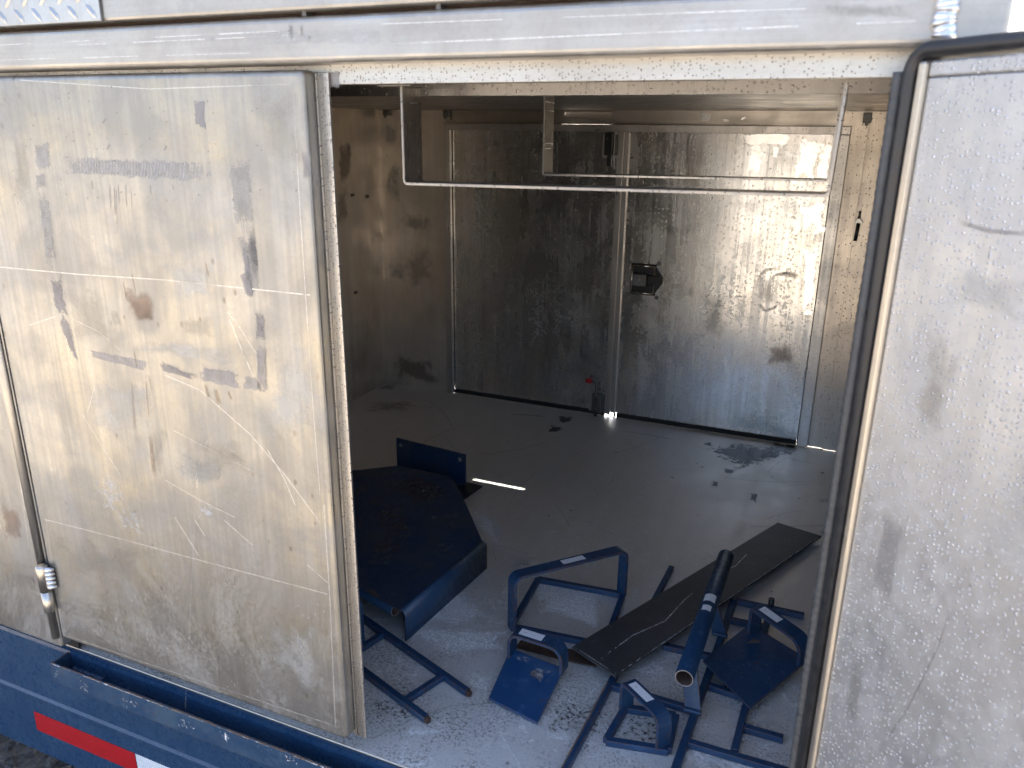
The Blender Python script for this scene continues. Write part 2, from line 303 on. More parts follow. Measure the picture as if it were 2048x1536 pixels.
# ---------------------------------------------------------------- mesh helpers
class MB:
    def __init__(s, *mats): s.bm = bmesh.new(); s.uvl = s.bm.loops.layers.uv.new('uv'); s.mats = list(mats)
    def mi(s, k):
        if k is None: return 0
        if k not in s.mats: s.mats.append(k)
        return s.mats.index(k)
    def _merge(s, b, k, smooth=False):
        i = s.mi(k)
        for f in b.faces: f.material_index = i; f.smooth = smooth
        me = bpy.data.meshes.new('t'); b.to_mesh(me); b.free(); s.bm.from_mesh(me); bpy.data.meshes.remove(me)
    def poly(s, base, vec, bev=0, k=None, seg=2, smooth=False):
        """solid with the given flat outline, extruded by vec"""
        b = bmesh.new(); vec = Vector(vec)
        lo = [b.verts.new(Vector(p)) for p in base]; hi = [b.verts.new(Vector(p)+vec) for p in base]
        b.faces.new(lo[::-1]); b.faces.new(hi); n = len(lo)
        for i in range(n): b.faces.new((lo[i], lo[(i+1) % n], hi[(i+1) % n], hi[i]))
        bmesh.ops.recalc_face_normals(b, faces=b.faces[:])
        if bev: bmesh.ops.bevel(b, geom=b.edges[:], offset=bev, segments=seg, affect='EDGES', profile=.5, clamp_overlap=True)
        s._merge(b, k, smooth); return s
    def box(s, a, c, bev=0, k=None, seg=2):
        x0, y0, z0 = a; x1, y1, z1 = c
        return s.poly([(x0, y0, z0), (x1, y0, z0), (x1, y1, z0), (x0, y1, z0)], (0, 0, z1-z0), bev, k, seg)
    def bar(s, a, c, w_, h, bev=.001, k=None, up=(0, 0, 1)):
        a = Vector(a); c = Vector(c); d = (c-a).normalized(); sd = d.cross(Vector(up)).normalized(); n = sd.cross(d).normalized()
        return s.poly([a-sd*w_/2-n*h/2, a+sd*w_/2-n*h/2, a+sd*w_/2+n*h/2, a-sd*w_/2+n*h/2], c-a, bev, k)
    def tube(s, path, r, seg=16, k=None, cap=True, rf=None):
        b = bmesh.new(); path = [Vector(p) for p in path]; rings = []; prev = None
        for i, p in enumerate(path):
            d = (path[min(i+1, len(path)-1)]-path[max(i-1, 0)]).normalized()
            if prev is None: a = d.orthogonal().normalized()
            else: a = (prev-d*prev.dot(d)).normalized()
            prev = a; c = d.cross(a); rr = r if rf is None else rf(i)
            rings.append([b.verts.new(p+(a*math.cos(2*math.pi*j/seg)+c*math.sin(2*math.pi*j/seg))*rr) for j in range(seg)])
        for i in range(len(rings)-1):
            for j in range(seg): b.faces.new((rings[i][j], rings[i][(j+1) % seg], rings[i+1][(j+1) % seg], rings[i+1][j]))
        if cap: b.faces.new(rings[0][::-1]); b.faces.new(rings[-1])
        for f in b.faces: f.smooth = len(f.verts) == 4
        bmesh.ops.recalc_face_normals(b, faces=b.faces[:])
        i = s.mi(k)
        for f in b.faces: f.material_index = i
        me = bpy.data.meshes.new('t'); b.to_mesh(me); b.free(); s.bm.from_mesh(me); bpy.data.meshes.remove(me); return s
    def pipe(s, a, c, ro, ri, seg=28, k=None, kin=None):
        a = Vector(a); c = Vector(c); b = bmesh.new(); d = (c-a).normalized(); e = d.orthogonal().normalized(); g = d.cross(e)
        bev = (ro-ri)*.25
        prof = [(ri, 0), (ri+bev, -bev*0), (ro-bev, 0), (ro, bev)]; L = (c-a).length
        prof = [(ri, bev), (ri+bev, 0), (ro-bev, 0), (ro, bev), (ro, L-bev), (ro-bev, L), (ri+bev, L), (ri, L-bev)]
        rings = [[b.verts.new(a+d*z+(e*math.cos(2*math.pi*j/seg)+g*math.sin(2*math.pi*j/seg))*r) for j in range(seg)] for r, z in prof]
        i0, i1, i2 = s.mi(k), s.mi(kin or k), s.mi('rusty')
        for q in range(8):
            for j in range(seg):
                f = b.faces.new((rings[q][j], rings[q][(j+1) % seg], rings[(q+1) % 8][(j+1) % seg], rings[(q+1) % 8][j]))
                f.smooth = True; f.material_index = i1 if q == 7 else (s.mi('hole') if q in (1, 5) else i0)
        bmesh.ops.recalc_face_normals(b, faces=b.faces[:])
        me = bpy.data.meshes.new('t'); b.to_mesh(me); b.free(); s.bm.from_mesh(me); bpy.data.meshes.remove(me); return s
    def strap(s, path, side, w_, th, k=None, r=.0, bev=.0008):
        """flat bar bent along a path; side = direction of its width"""
        path = [Vector(p) for p in path]; side = Vector(side).normalized()
        pts = [path[0]]
        for i in range(1, len(path)-1):
            p = path[i]; a = (path[i-1]-p); c = (path[i+1]-p); rr = r if not isinstance(r, (list, tuple)) else r[i-1]
            if rr > 0:
                a1 = p+a.normalized()*rr; c1 = p+c.normalized()*rr
                for q in range(7):
                    u = q/6; pts.append(a1*(1-u)**2+p*2*u*(1-u)+c1*u*u)
            else: pts.append(p)
        pts.append(path[-1]); b = bmesh.new(); rings = []
        for i, p in enumerate(pts):
            if i == 0: d = (pts[1]-p).normalized(); n = side.cross(d).normalized(); f = 1
            elif i == len(pts)-1: d = (p-pts[i-1]).normalized(); n = side.cross(d).normalized(); f = 1
            else:
                d1 = (p-pts[i-1]).normalized(); d2 = (pts[i+1]-p).normalized(); d = (d1+d2).normalized()
                n = side.cross(d).normalized(); f = 1/max(.5, n.dot(side.cross(d1).normalized()))
            rings.append([b.verts.new(p+side*(x*w_/2)+n*(y*th/2*f)) for x, y in ((-1, -1), (1, -1), (1, 1), (-1, 1))])
        for i in range(len(rings)-1):
            for j in range(4): b.faces.new((rings[i][j], rings[i][(j+1) % 4], rings[i+1][(j+1) % 4], rings[i+1][j]))
        b.faces.new(rings[0][::-1]); b.faces.new(rings[-1]); bmesh.ops.recalc_face_normals(b, faces=b.faces[:])
        if bev:
            es = [e for e in b.edges if len(e.link_faces) == 2 and e.calc_face_angle(0) > 1.0]
            bmesh.ops.bevel(b, geom=es, offset=bev, segments=2, affect='EDGES', clamp_overlap=True)
        s._merge(b, k); return s
    def quad(s, pts, k):
        """thin layer on a face; four corners, UV 0..1"""
        vs_ = [s.bm.verts.new(Vector(p)) for p in pts]; f = s.bm.faces.new(vs_); f.material_index = s.mi(k)
        for l, uv in zip(f.loops, ((0, 0), (1, 0), (1, 1), (0, 1))): l[s.uvl].uv = uv
        return s
    def patch(s, pts, k, n=6):
        """subdivided four-corner layer (bilinear) so that the UV is even"""
        a, b_, c, d = [Vector(p) for p in pts]
        g = [[s.bm.verts.new((a*(1-u/n)+b_*(u/n))*(1-v/n)+(d*(1-u/n)+c*(u/n))*(v/n)) for u in range(n+1)] for v in range(n+1)]
        i_ = s.mi(k)
        for v in range(n):
            for u in range(n):
                f = s.bm.faces.new((g[v][u], g[v][u+1], g[v+1][u+1], g[v+1][u])); f.material_index = i_
                for l, (x, y) in zip(f.loops, ((u, v), (u+1, v), (u+1, v+1), (u, v+1))): l[s.uvl].uv = (x/n, y/n)
        return s
    def line(s, pts, w_, nrm, k='scratch', taper=True):
        pts = [Vector(p) for p in pts]; nrm = Vector(nrm); N = len(pts)
        for i in range(N-1):
            d = (pts[i+1]-pts[i]).normalized(); sd = d.cross(nrm).normalized()*w_/2
            vs_ = [s.bm.verts.new(q) for q in (pts[i]-sd, pts[i+1]-sd, pts[i+1]+sd, pts[i]+sd)]
            f = s.bm.faces.new(vs_); f.material_index = s.mi(k)
            u0, u1 = i/(N-1), (i+1)/(N-1)
            for l, uv in zip(f.loops, ((u0, 0), (u1, 0), (u1, 1), (u0, 1))): l[s.uvl].uv = uv
        return s
    def build(s, name, parent=None, label=None, cat=None, group=None, kind=None):
        me = bpy.data.meshes.new(name); s.bm.to_mesh(me); s.bm.free()
        for k in s.mats: me.materials.append(M[k])
        o = bpy.data.objects.new(name, me); S.collection.objects.link(o)
        if parent is not None:
            o.parent = parent; r = parent
            off = Vector((0, 0, 0))
            while r is not None: off += r.location; r = r.parent
            o.location = -off
        tagit(o, label, cat, group, kind); return o
def tagit(o, label=None, cat=None, group=None, kind=None):
    if label: o['label'] = label
    if cat: o['category'] = cat
    if group: o['group'] = group
    if kind: o['kind'] = kind
def thing(name, loc, label, cat, group=None):
    o = bpy.data.objects.new(name, None); o.empty_display_size = .1; S.collection.objects.link(o); o.location = loc
    tagit(o, label, cat, group); return o

# ================================================================ ground
GZ = -.574
g = MB('ground'); g.quad([(-150, -150, GZ), (150, -150, GZ), (150, 150, GZ), (-150, 150, GZ)], 'ground')
g.build('ground', kind='structure')
gb = MB('stone'); gb.quad([(-5, -.9, GZ+.004), (2, -.9, GZ+.004), (2, 3, GZ+.004), (-5, 3, GZ+.004)], 'stone')
for i in range(3200):
    x = random.uniform(-2.6, -1.2); y = random.uniform(-.25, .8); r = random.choice((.005, .007, .010, .014))*random.uniform(.8, 1.4)
    b = bmesh.new(); bmesh.ops.create_icosphere(b, subdivisions=1, radius=r)
    sx, sy, sz = random.uniform(.7, 1.4), random.uniform(.7, 1.4), random.uniform(.5, .9); an = random.uniform(0, 6.28)
    for v in b.verts:
        v.co = v.co*random.uniform(.65, 1.25); c_ = v.co
        v.co = Vector((c_.x*sx, c_.y*sy, c_.z*sz)); v.co.rotate(Matrix.Rotation(an, 3, 'Z'))
        v.co += Vector((x, y, GZ+r*.35))
    me = bpy.data.meshes.new('t'); b.to_mesh(me); b.free(); gb.bm.from_mesh(me); bpy.data.meshes.remove(me)
gb.build('gravel', kind='stuff', label='grey crushed stone on the ground below the blue rail', cat='gravel')

# ================================================================ the trailer
T = thing('utility_trailer', (-1.4, .9, 0), 'bare aluminium box trailer side with blue chassis rail, left door shut and right door open', 'trailer')
XL, XR, YB, ZC = -1.725, .052, 1.80, 1.09
def onf(px, y=-.0325): return [PY(a, b, y) for a, b in px]

# floor: one sheet from the front lip to past the rear doors
f = MB('floor')
f.box((-3.1, .006, -.004), (.10, 1.86, 0), 0)
f.tube([(-3.1, .0062, -.0035), (.10, .0062, -.0035)], .0034, 10, 'trim')
def fz(pts, z=.0006): return [PZ(a, b, z) for a, b in pts]
f.patch(fz([(1395, 895), (1480, 880), (1600, 910), (1480, 945)]), 'stain')
f.patch(fz([(1468, 893), (1560, 893), (1590, 908), (1490, 925)], .0009), 'stain')
f.patch(fz([(1100, 850), (1130, 851), (1125, 866), (1095, 864)]), 'stain')
f.patch(fz([(1115, 830), (1150, 834), (1145, 848), (1110, 845)]), 'stain')
f.line(fz([(1225, 860), (1290, 868), (1360, 882)]), .006, (0, 0, 1), 'drip')
f.line(fz([(1010, 828), (1060, 830), (1095, 834)]), .010, (0, 0, 1), 'drip')
f.patch(fz([(770, 762), (800, 765), (790, 785), (745, 780)]), 'olive')
f.patch(fz([(715, 800), (850, 800), (840, 825), (715, 830)]), 'olive')
f.line(fz([(750, 800), (830, 812), (880, 815)]), .008, (0, 0, 1), 'rustdrip')
for q_ in ([(1540, 880), (1600, 890), (1590, 915), (1530, 905)], [(1425, 960), (1440, 962), (1436, 975), (1422, 972)], [(1450, 935), (1472, 938), (1468, 948), (1448, 946)], [(1500, 985), (1520, 988), (1512, 1005), (1498, 1002)], [(1405, 883), (1425, 884), (1422, 892), (1403, 890)]): f.patch(fz(q_, .0011), 'stain')
f.line(fz([(1380, 893), (1480, 905), (1560, 912), (1660, 935)]), .004, (0, 0, 1), 'drip')
# scuffs and scratches
f.patch(fz([(1020, 1110), (1075, 1110), (1075, 1140), (1020, 1140)]), 'pale')
f.patch(fz([(830, 1255), (1000, 1262), (1010, 1300), (880, 1310)]), 'scuff')
f.patch(fz([(840, 1260), (990, 1275), (985, 1290), (860, 1275)], .0009), 'scuff')
f.patch(fz([(955, 1010), (1010, 1060), (1000, 1090), (930, 1050)]), 'scuff')
f.patch(fz([(1045, 1130), (1210, 1180), (1200, 1260), (1080, 1220)]), 'scuff')
f.patch(fz([(760, 1180), (900, 1150), (980, 1240), (850, 1250)]), 'scuff')
f.patch(fz([(1120, 1395), (1230, 1400), (1210, 1470), (1060, 1470)]), 'spotsd')
f.patch(fz([(1110, 1420), (1190, 1430), (1170, 1480), (1060, 1470)], .0009), 'spots')
f.patch(fz([(1420, 1350), (1580, 1330), (1590, 1500), (1400, 1500)]), 'spots')
f.patch(fz([(740, 1395), (850, 1400), (840, 1440), (730, 1440)]), 'spotsd')
f.patch(fz([(1270, 1400), (1330, 1420), (1310, 1500), (1230, 1480)]), 'spotsd')
f.line(fz([(975, 1005), (985, 1035), (990, 1070), (1005, 1095)]), .006, (0, 0, 1), 'scuff')
f.line(fz([(1110, 1025), (1180, 1045), (1240, 1075), (1290, 1105)]), .004, (0, 0, 1), 'scuff')
f.line(fz([(740, 1480), (820, 1440), (900, 1412), (1000, 1405)]), .0022, (0, 0, 1), 'scratch')
f.line(fz([(965, 1085), (1010, 1095), (1070, 1110)]), .005, (0, 0, 1), 'scuff')
rnd = random.Random(3)
for i in range(110):
    x0, y0 = rnd.uniform(-1.3, .02), rnd.uniform(.03, 1.6); a = rnd.uniform(0, 3.14); L = rnd.uniform(.04, .30); cv = rnd.uniform(-.6, .6)
    pts = []
    for q in range(6):
        pts.append((x0, y0, .0007)); x0 += math.cos(a)*L/5; y0 += math.sin(a)*L/5; a += cv*.2
        if not (-1.7 < x0 < .04 and .01 < y0 < 1.7): break
    if len(pts) > 2: f.line(pts, rnd.uniform(.0008, .0030), (0, 0, 1), rnd.choice(('scratch', 'scuff', 'scuff', 'scuff')))
for i in range(40):
    x0, y0, r0 = rnd.uniform(-1.2, .02), rnd.uniform(.02, 1.5), rnd.uniform(.002, .006)
    f.quad([(x0-r0, y0-r0, .0007), (x0+r0, y0-r0, .0007), (x0+r0, y0+r0, .0007), (x0-r0, y0+r0, .0007)], 'drip')
FL = f.build('floor_panel', T)
for (px, py) in ((1642, 899), (1645, 945), (1643, 1000), (1650, 1000), (1645, 1064)):
    c = PZ(px, py, .001); b = MB('weld'); b.tube([c, c+Vector((0, 0, .0018)), c+Vector((0, 0, .003))], .0055, 12, rf=lambda i: (.006, .005, .002)[i]); b.build('rivet', FL)

# left wall, ceiling, right wall
wl = MB('wall'); wl.box((XL-.004, .0, -.002), (XL, YB, ZC+.02))
for px, k in (((705, 390), 0), ((735, 393), 1), ((712, 585), 2)):
    d = ray(*px); q = CAM+d*((XL+.0012-CAM.x)/d.x)
    wl.patch([q+Vector((0, -.02, -.008)), q+Vector((0, .02, -.008)), q+Vector((0, .02, .008)), q+Vector((0, -.02, .008))], 'stain')
for i in range(9):
    yy, zz = rnd.uniform(.9, 1.7), rnd.uniform(.15, .95)
    wl.patch([(XL+.0008, yy-.05, zz-.1), (XL+.0008, yy+.05, zz-.06), (XL+.0008, yy+.06, zz+.1), (XL+.0008, yy-.04, zz+.08)], rnd.choice(('olive', 'olive', 'brown')))
wl.build('left_wall', T)
c_ = MB('ceil'); c_.box((XL+.0005, .0305, ZC), (XR-.0005, YB-.0005, ZC+.004)); c_.build('ceiling_panel', T)
wr = MB('tan'); wr.box((XR, .0, -.002), (XR+.004, YB+.03, ZC+.02))
WR = wr.build('right_wall', T)
# rubber T latch on the right wall corner
q = PY(1717, 445, 1.775)
lt = MB('steel'); lt.poly([q+Vector((-.012, 0, 0)), q+Vector((0, 0, .016)), q+Vector((.014, 0, 0)), q+Vector((0, 0, -.012))], (0, .004, 0), .0008)
lt.tube([q+Vector((0, -.004, .012)), q+Vector((0, -.004, .034))], .0035, 10, 'dull')
lt.tube([q+Vector((0, -.004, -.002)), q+Vector((-.002, -.004, -.056))], .0055, 12, 'black')
lt.build('wall_catch', WR)

# rear wall: left sheet, right strips, head with the slanted slit that lets the sun through
bw = MB('wall'); bw.box((XL-.003, YB, -.002), (-1.430, YB+.004, ZC-.001))
bw.poly([(-1.432, YB, 1.042), (-1.432, YB+.004, 1.042), (-1.432, YB+.004, ZC-.001), (-1.432, YB, ZC-.001)], (-.971+1.432, 0, 0), 0, 'ceil')
bw.poly([(-.803, YB, 1.042), (-.803, YB+.004, 1.042), (-.803, YB+.004, ZC-.001), (-.803, YB, ZC-.001)], (XR+.803, 0, 0), 0, 'ceil')
tt = math.tan(R_(ELEV)); th = .030; zs, hs = 1.0665, .017
bw.poly([(-.971, YB, 1.042), (-.971, YB+th, 1.042), (-.971, YB+th, zs+th*tt), (-.971, YB, zs)], (.168, 0, 0), 0, 'ceil')
bw.poly([(-.971, YB, zs+hs), (-.971, YB+th, zs+hs+th*tt), (-.971, YB+th, zs+hs+th*tt+.02), (-.971, YB, ZC+.03)], (.168, 0, 0), 0, 'ceil')
for pts, k in (([(769, 300), (815, 300), (800, 420), (770, 380)], 'pale'), ([(768, 520), (830, 525), (810, 570), (770, 560)], 'pale'), ([(800, 500), (860, 470), (880, 560), (810, 600)], 'olive'),
               ([(770, 250), (800, 250), (795, 300), (770, 290)], 'pale'), ([(775, 700), (890, 720), (890, 775), (780, 760)], 'brown'), ([(800, 420), (880, 430), (870, 470), (790, 460)], 'olive')):
    bw.patch(onf(pts, YB-.0008), k)
for pts in ([(1395, 222), (1425, 228), (1420, 245), (1400, 243)], [(1440, 236), (1465, 238), (1460, 246), (1445, 245)], [(1475, 240), (1492, 230), (1495, 236), (1480, 244)]):
    bw.patch(onf(pts, YB-.0008), 'smear')
BW = bw.build('rear_wall', T)
sk_ = MB('dull'); sk_.box((-3.12, YB+.0065, .0225), (XR+.02, YB+.0105, 1.0415)); sk_.box((-3.12, 0, -.01), (-3.11, YB, 1.158)); sk_.box((-3.12, YB+.0065, 1.0425), (-.972, YB+.0105, 1.158)); sk_.box((-.802, YB+.0065, 1.0425), (XR+.02, YB+.0105, 1.158))
sk_.build('outer_skin', T)  # added unseen sheets that stop stray sunlight leaking into the box
rs = MB('tan'); rs.box((-.078, YB-.004, .0016), (.004, YB+.004, ZC-.003), .001); rs.box((.0005, YB-.012, .0014), (XR-.001, YB-.004, ZC-.003), .001)
rs.build('corner_sheet', T)

# rear door pair
def rear_door(x0, x1, pts=()):
    d = MB('back'); d.box((x0, YB-.004, .017), (x1, YB+.004, 1.022), .0015)
    for p_, k in pts: d.patch(onf(p_, YB-.0048), k)
    return d
d1 = rear_door(-1.405, -.762, [([(930, 300), (1000, 290), (990, 560), (940, 500)], 'spots'), ([(1130, 560), (1220, 600), (1200, 740), (1090, 640)], 'spots')])
D1 = d1.build('rear_door', T)
d2 = rear_door(-.738, -.083, [([(1470, 270), (1600, 262), (1600, 292), (1470, 290)], 'smear'), ([(1500, 290), (1530, 285), (1520, 360), (1490, 350)], 'smear'),
    ([(1600, 280), (1660, 262), (1625, 372), (1575, 372)], 'smear'), ([(1640, 270), (1668, 270), (1655, 375), (1625, 375)], 'smear'), ([(1545, 290), (1560, 288), (1555, 320), (1545, 318)], 'smear'),
    ([(1590, 400), (1650, 395), (1655, 470), (1600, 480)], 'smear'), ([(1607, 480), (1640, 480), (1622, 640), (1605, 640)], 'smear'), ([(1520, 525), (1560, 535), (1550, 625), (1510, 620)], 'olive'),
    ([(1560, 540), (1605, 550), (1600, 560), (1550, 552)], 'drip'), ([(1400, 560), (1470, 580), (1440, 700), (1390, 690)], 'olive'), ([(1510, 680), (1610, 690), (1600, 740), (1530, 730)], 'brown')])
for pl in ([(1515, 580), (1520, 550), (1535, 538), (1560, 540)], [(1540, 570), (1550, 550), (1575, 545), (1600, 552)], [(1510, 600), (1530, 622), (1550, 615), (1560, 600)]):
    d2.line(onf(pl, YB-.0052), .012, (0, 1, 0), 'drip')
D2 = d2.build('rear_door', T)
fr = MB('frame')
fr.box((-1.433, YB-.022, 1.020), (-.047, YB-.0045, 1.044), .0015)
fr.box((-1.433, YB-.022, .001), (-1.407, YB-.0045, 1.0195), .0015)
fr.box((-.082, YB-.022, .001), (-.047, YB-.0045, 1.0195), .0015)
fr.build('door_frame', T)
po = MB('frame'); po.box((-.770, YB-.020, .018), (-.748, YB-.0045, 1.0195), .0015); po.box((-.7475, YB-.014, .018), (-.732, YB-.0045, 1.0195), .001)
PO = po.build('door_post', D1)
for xa_, xb_, o_ in ((-1.4078, -1.4042, D1), (-.762, -.757, D1), (-.7395, -.7315, D2), (-.0838, -.0802, D2)):
    gk = MB('gap'); gk.box((xa_, YB-.003, .001), (xb_, YB+.006, 1.0195)); gk.build('edge_gasket', o_)  # added black strips: gap shade put into colour, sun leaks blocked
gp = MB('gap'); gp.box((-1.4075, YB-.010, .0008), (-.772, YB+.002, .0165), .002); gp.build('bottom_gasket', D1)
gp = MB('gap'); gp.box((-.726, YB-.010, .0008), (-.084, YB+.002, .0165), .002); gp.build('bottom_gasket', D2)
# paddle latch with lever
c = PY(1290, 559, YB-.006); X, Y_, Z = Vector((1, 0, 0)), Vector((0, -1, 0)), Vector((0, 0, 1))
la = MB('black'); la.box(c+Vector((-.052, 0, -.055)), c+Vector((.040, -.004, .055)), .004)
la.poly([c+Vector((.036, -.001, -.05)), c+Vector((.064, -.001, -.008)), c+Vector((.064, -.001, .012)), c+Vector((.036, -.001, .05))], (0, -.004, 0), .001)
rim = [(-.046, -.048), (.034, -.048), (.034, .048), (-.046, .048)]
pth = [c+Vector((x, -.006, z)) for x, z in rim]+[c+Vector((rim[0][0], -.006, rim[0][1])), c+Vector((rim[1][0], -.006, rim[1][1]))]
for i in range(4): la.tube([pth[i], pth[i+1]], .0032, 8, 'chrome')
for sx, sz in ((-.058, -.058), (.046, -.060), (.046, .060), (-.058, .058)):
    q = c+Vector((sx, 0, sz)); la.tube([q, q+Y_*.004], .0075, 12, 'dull')
la.box(c+Vector((-.040, -.008, -.022)), c+Vector((.010, -.026, .022)), .004, 'dull')
la.box(c+Vector((.012, -.006, -.016)), c+Vector((.056, -.018, .018)), .003)
la.tube([c+Vector((-.013, -.026, .002)), c+Vector((-.013, -.029, .002))], .003, 10, 'steel')
LA = la.build('paddle_latch', D2)
# cane bolt with a red cap
c = PY(1196, 800, YB-.006)
cb = MB('steel'); cb.box(c+Vector((-.034, 0, -.050)), c+Vector((.050, -.004, .036)), .001, 'frame')
cb.box(c+Vector((-.018, -.004, -.044)), c+Vector((.020, -.024, .030)), .004, 'dull')
cb.box(c+Vector((.022, -.004, -.040)), c+Vector((.032, -.008, .026)), .001, 'dull')
cb.tube([c+Vector((-.002, -.020, -.062)), c+Vector((-.002, -.020, .052)), c+Vector((-.003, -.020, .064)), c+Vector((-.010, -.020, .074)), c+Vector((-.020, -.020, .077)), c+Vector((-.028, -.020, .077))], .006, 12, 'dull')
for z in (-.030, .018): cb.tube([c+Vector((-.002, -.014, z-.004)), c+Vector((-.002, -.014, z+.004))], .0145, 14, 'dull')
cb.tube([c+Vector((-.020, -.020, .077)), c+Vector((-.044, -.020, .0775))], .0088, 14, 'redcap')
cb.build('cane_bolt', D1)
# spring catch near the top
c = PY(1226, 290, YB-.006)
sc_ = MB('black'); sc_.box(c+Vector((-.036, 0, -.042)), c+Vector((.040, -.004, .038)), .001, 'frame')
sc_.box(c+Vector((-.024, -.004, -.034)), c+Vector((.006, -.026, .040)), .003)
sc_.box(c+Vector((-.014, -.006, -.070)), c+Vector((.002, -.020, -.032)), .002)
sc_.box(c+Vector((.010, -.004, -.034)), c+Vector((.026, -.014, .034)), .002, 'dull')
sc_.tube([c+Vector((-.014, -.026, .02)), c+Vector((-.014, -.028, .02))], .003, 10, 'dull')
sc_.build('spring_catch', D1)
# corner clips under the head
for (px, py) in ((893, 225), (1735, 235), (773, 222)):
    q = PY(px, py, YB-.012); cl = MB('dull'); cl.box(q+Vector((-.012, -.008, -.016)), q+Vector((.012, .006, .014)), .002); cl.box(q+Vector((-.004, -.014, -.024)), q+Vector((.004, -.006, -.004)), .001); cl.build('corner_clip', BW)

# front head: beam, wet strip below, inner flange
bm_ = MB('beam'); bm_.box((-3.1, -.040, 1.101), (.102, .03, 1.1545), .007, None, 4)
def onb(px): return onf(px, -.0404)
for (a, b) in (((0, 90), (560, 62)), ((0, 120), (500, 106)), ((780, 88), (1830, 42)), ((760, 48), (1860, 8)), ((100, 92), (600, 70))):
    n_ = 9; pl = [(a[0]+(b[0]-a[0])*i/n_, a[1]+(b[1]-a[1])*i/n_) for i in range(n_+1)]
    for i in range(n_):
        if rnd.random() < .8: bm_.line(onb([pl[i], pl[i+1]]), rnd.uniform(.0008, .0016), (0, -1, 0), 'scratch')
for p_ in ([(575, 45), (588, 45), (586, 85), (576, 75)], [(598, 48), (606, 48), (607, 75), (601, 72)], [(615, 70), (622, 70), (621, 82), (617, 80)]):
    bm_.patch(onb(p_), 'drip')
bm_.patch(onb([(1600, 5), (1868, 0), (1868, 45), (1620, 40)]), 'olive')
bm_.patch(onb([(400, 60), (900, 50), (900, 90), (420, 100)]), 'pale')
BM_ = bm_.build('roof_beam', T)
wb = MB('weld'); a_, b_ = PY(1886, 78, -.0415), PY(1897, -40, -.0415)
n_ = 9; wb.tube([a_+(b_-a_)*i/(n_*8)+Vector((.0006*math.sin(i*.21), 0, 0)) for i in range(n_*8+1)], .009, 18, rf=lambda i: .0100+.0010*abs(math.sin(i/8*math.pi))+.0004*math.sin(i*.37)); wb.build('weld_bead', BM_)
hs_ = MB('strip'); hs_.box((-1.72, .0, 1.078), (.06, .0025, 1.105), .0006); hs_.box((-1.72, .0028, 1.0785), (.06, .030, 1.0815), .0006)
q = PY(668, 157, -.0006); hs_.quad([q+Vector((-.02, 0, -.012)), q+Vector((.010, 0, -.012)), q+Vector((.010, 0, .010)), q+Vector((-.02, 0, .010))], 'grime')  # contact shade beside the door lip, painted as a dark patch
hs_.build('header_strip', T)
hf = MB('hanger'); hf.box((XL+.001, .148, 1.0695), (XR-.001, .151, ZC), .0006); hf.box((XL+.001, .1515, 1.0695), (XR-.001, .19, 1.0720), .0005, 'ceil'); hf.build('ceiling_rib', T)

# upper body panel with the tread plate
up_ = MB('beam'); up_.box((-3.1, -.046, 1.1600), (.100, .0, 1.56), .004); up_.box((-3.1, .002, 1.158), (.100, 1.85, 1.56), .004)
up_.box((-3.1, -.020, 1.154), (.098, -.006, 1.1602), 0, 'rusty')
for x in (PY(612, 27, -.03).x, PY(880, 13, -.03).x): up_.box((x-.003, -.034, 1.1545), (x+.003, -.02, 1.160), 0, 'dull')
UPN = up_.build('upper_panel', T)
tp = MB('tread'); e0 = PY(203, 41, -.049); tp.box((-1.9, -.050, e0.z), (e0.x, -.0465, 1.50), .0006)
tp.box((-1.9, -.0482, e0.z-.0012), (e0.x+.0015, -.0463, 1.501), 0, 'dull')
L_ = .030
for i in range(24):
    for j in range(10):
        cx_ = e0.x-.016-.036*i+(.018 if j % 2 else 0); cz = e0.z+.012+.020*j; s_ = 1 if j % 2 else -1
        if cx_ > e0.x-.008: continue
        dv = Vector((s_*.707, 0, .707)); pv = Vector((dv.z, 0, -dv.x)); q = Vector((cx_, -.0502, cz))
        b = bmesh.new(); ring = []
        ridge = [q-dv*.013, q-dv*.006+Vector((0, -.0018, 0)), q+dv*.006+Vector((0, -.0018, 0)), q+dv*.013]
        e1 = [q-dv*.007+pv*.0042, q+dv*.007+pv*.0042]; e2 = [q-dv*.007-pv*.0042, q+dv*.007-pv*.0042]
        R4 = [b.verts.new(v) for v in ridge]; E1 = [b.verts.new(v) for v in e1]; E2 = [b.verts.new(v) for v in e2]
        b.faces.new((R4[0], R4[1], E1[0])); b.faces.new((R4[1], R4[2], E1[1], E1[0])); b.faces.new((R4[2], R4[3], E1[1]))
        b.faces.new((R4[1], R4[0], E2[0])); b.faces.new((R4[2], R4[1], E2[0], E2[1])); b.faces.new((R4[3], R4[2], E2[1]))
        bmesh.ops.recalc_face_normals(b, faces=b.faces[:]); tp._merge(b, 'tread')
tp.build('tread_plate', UPN)

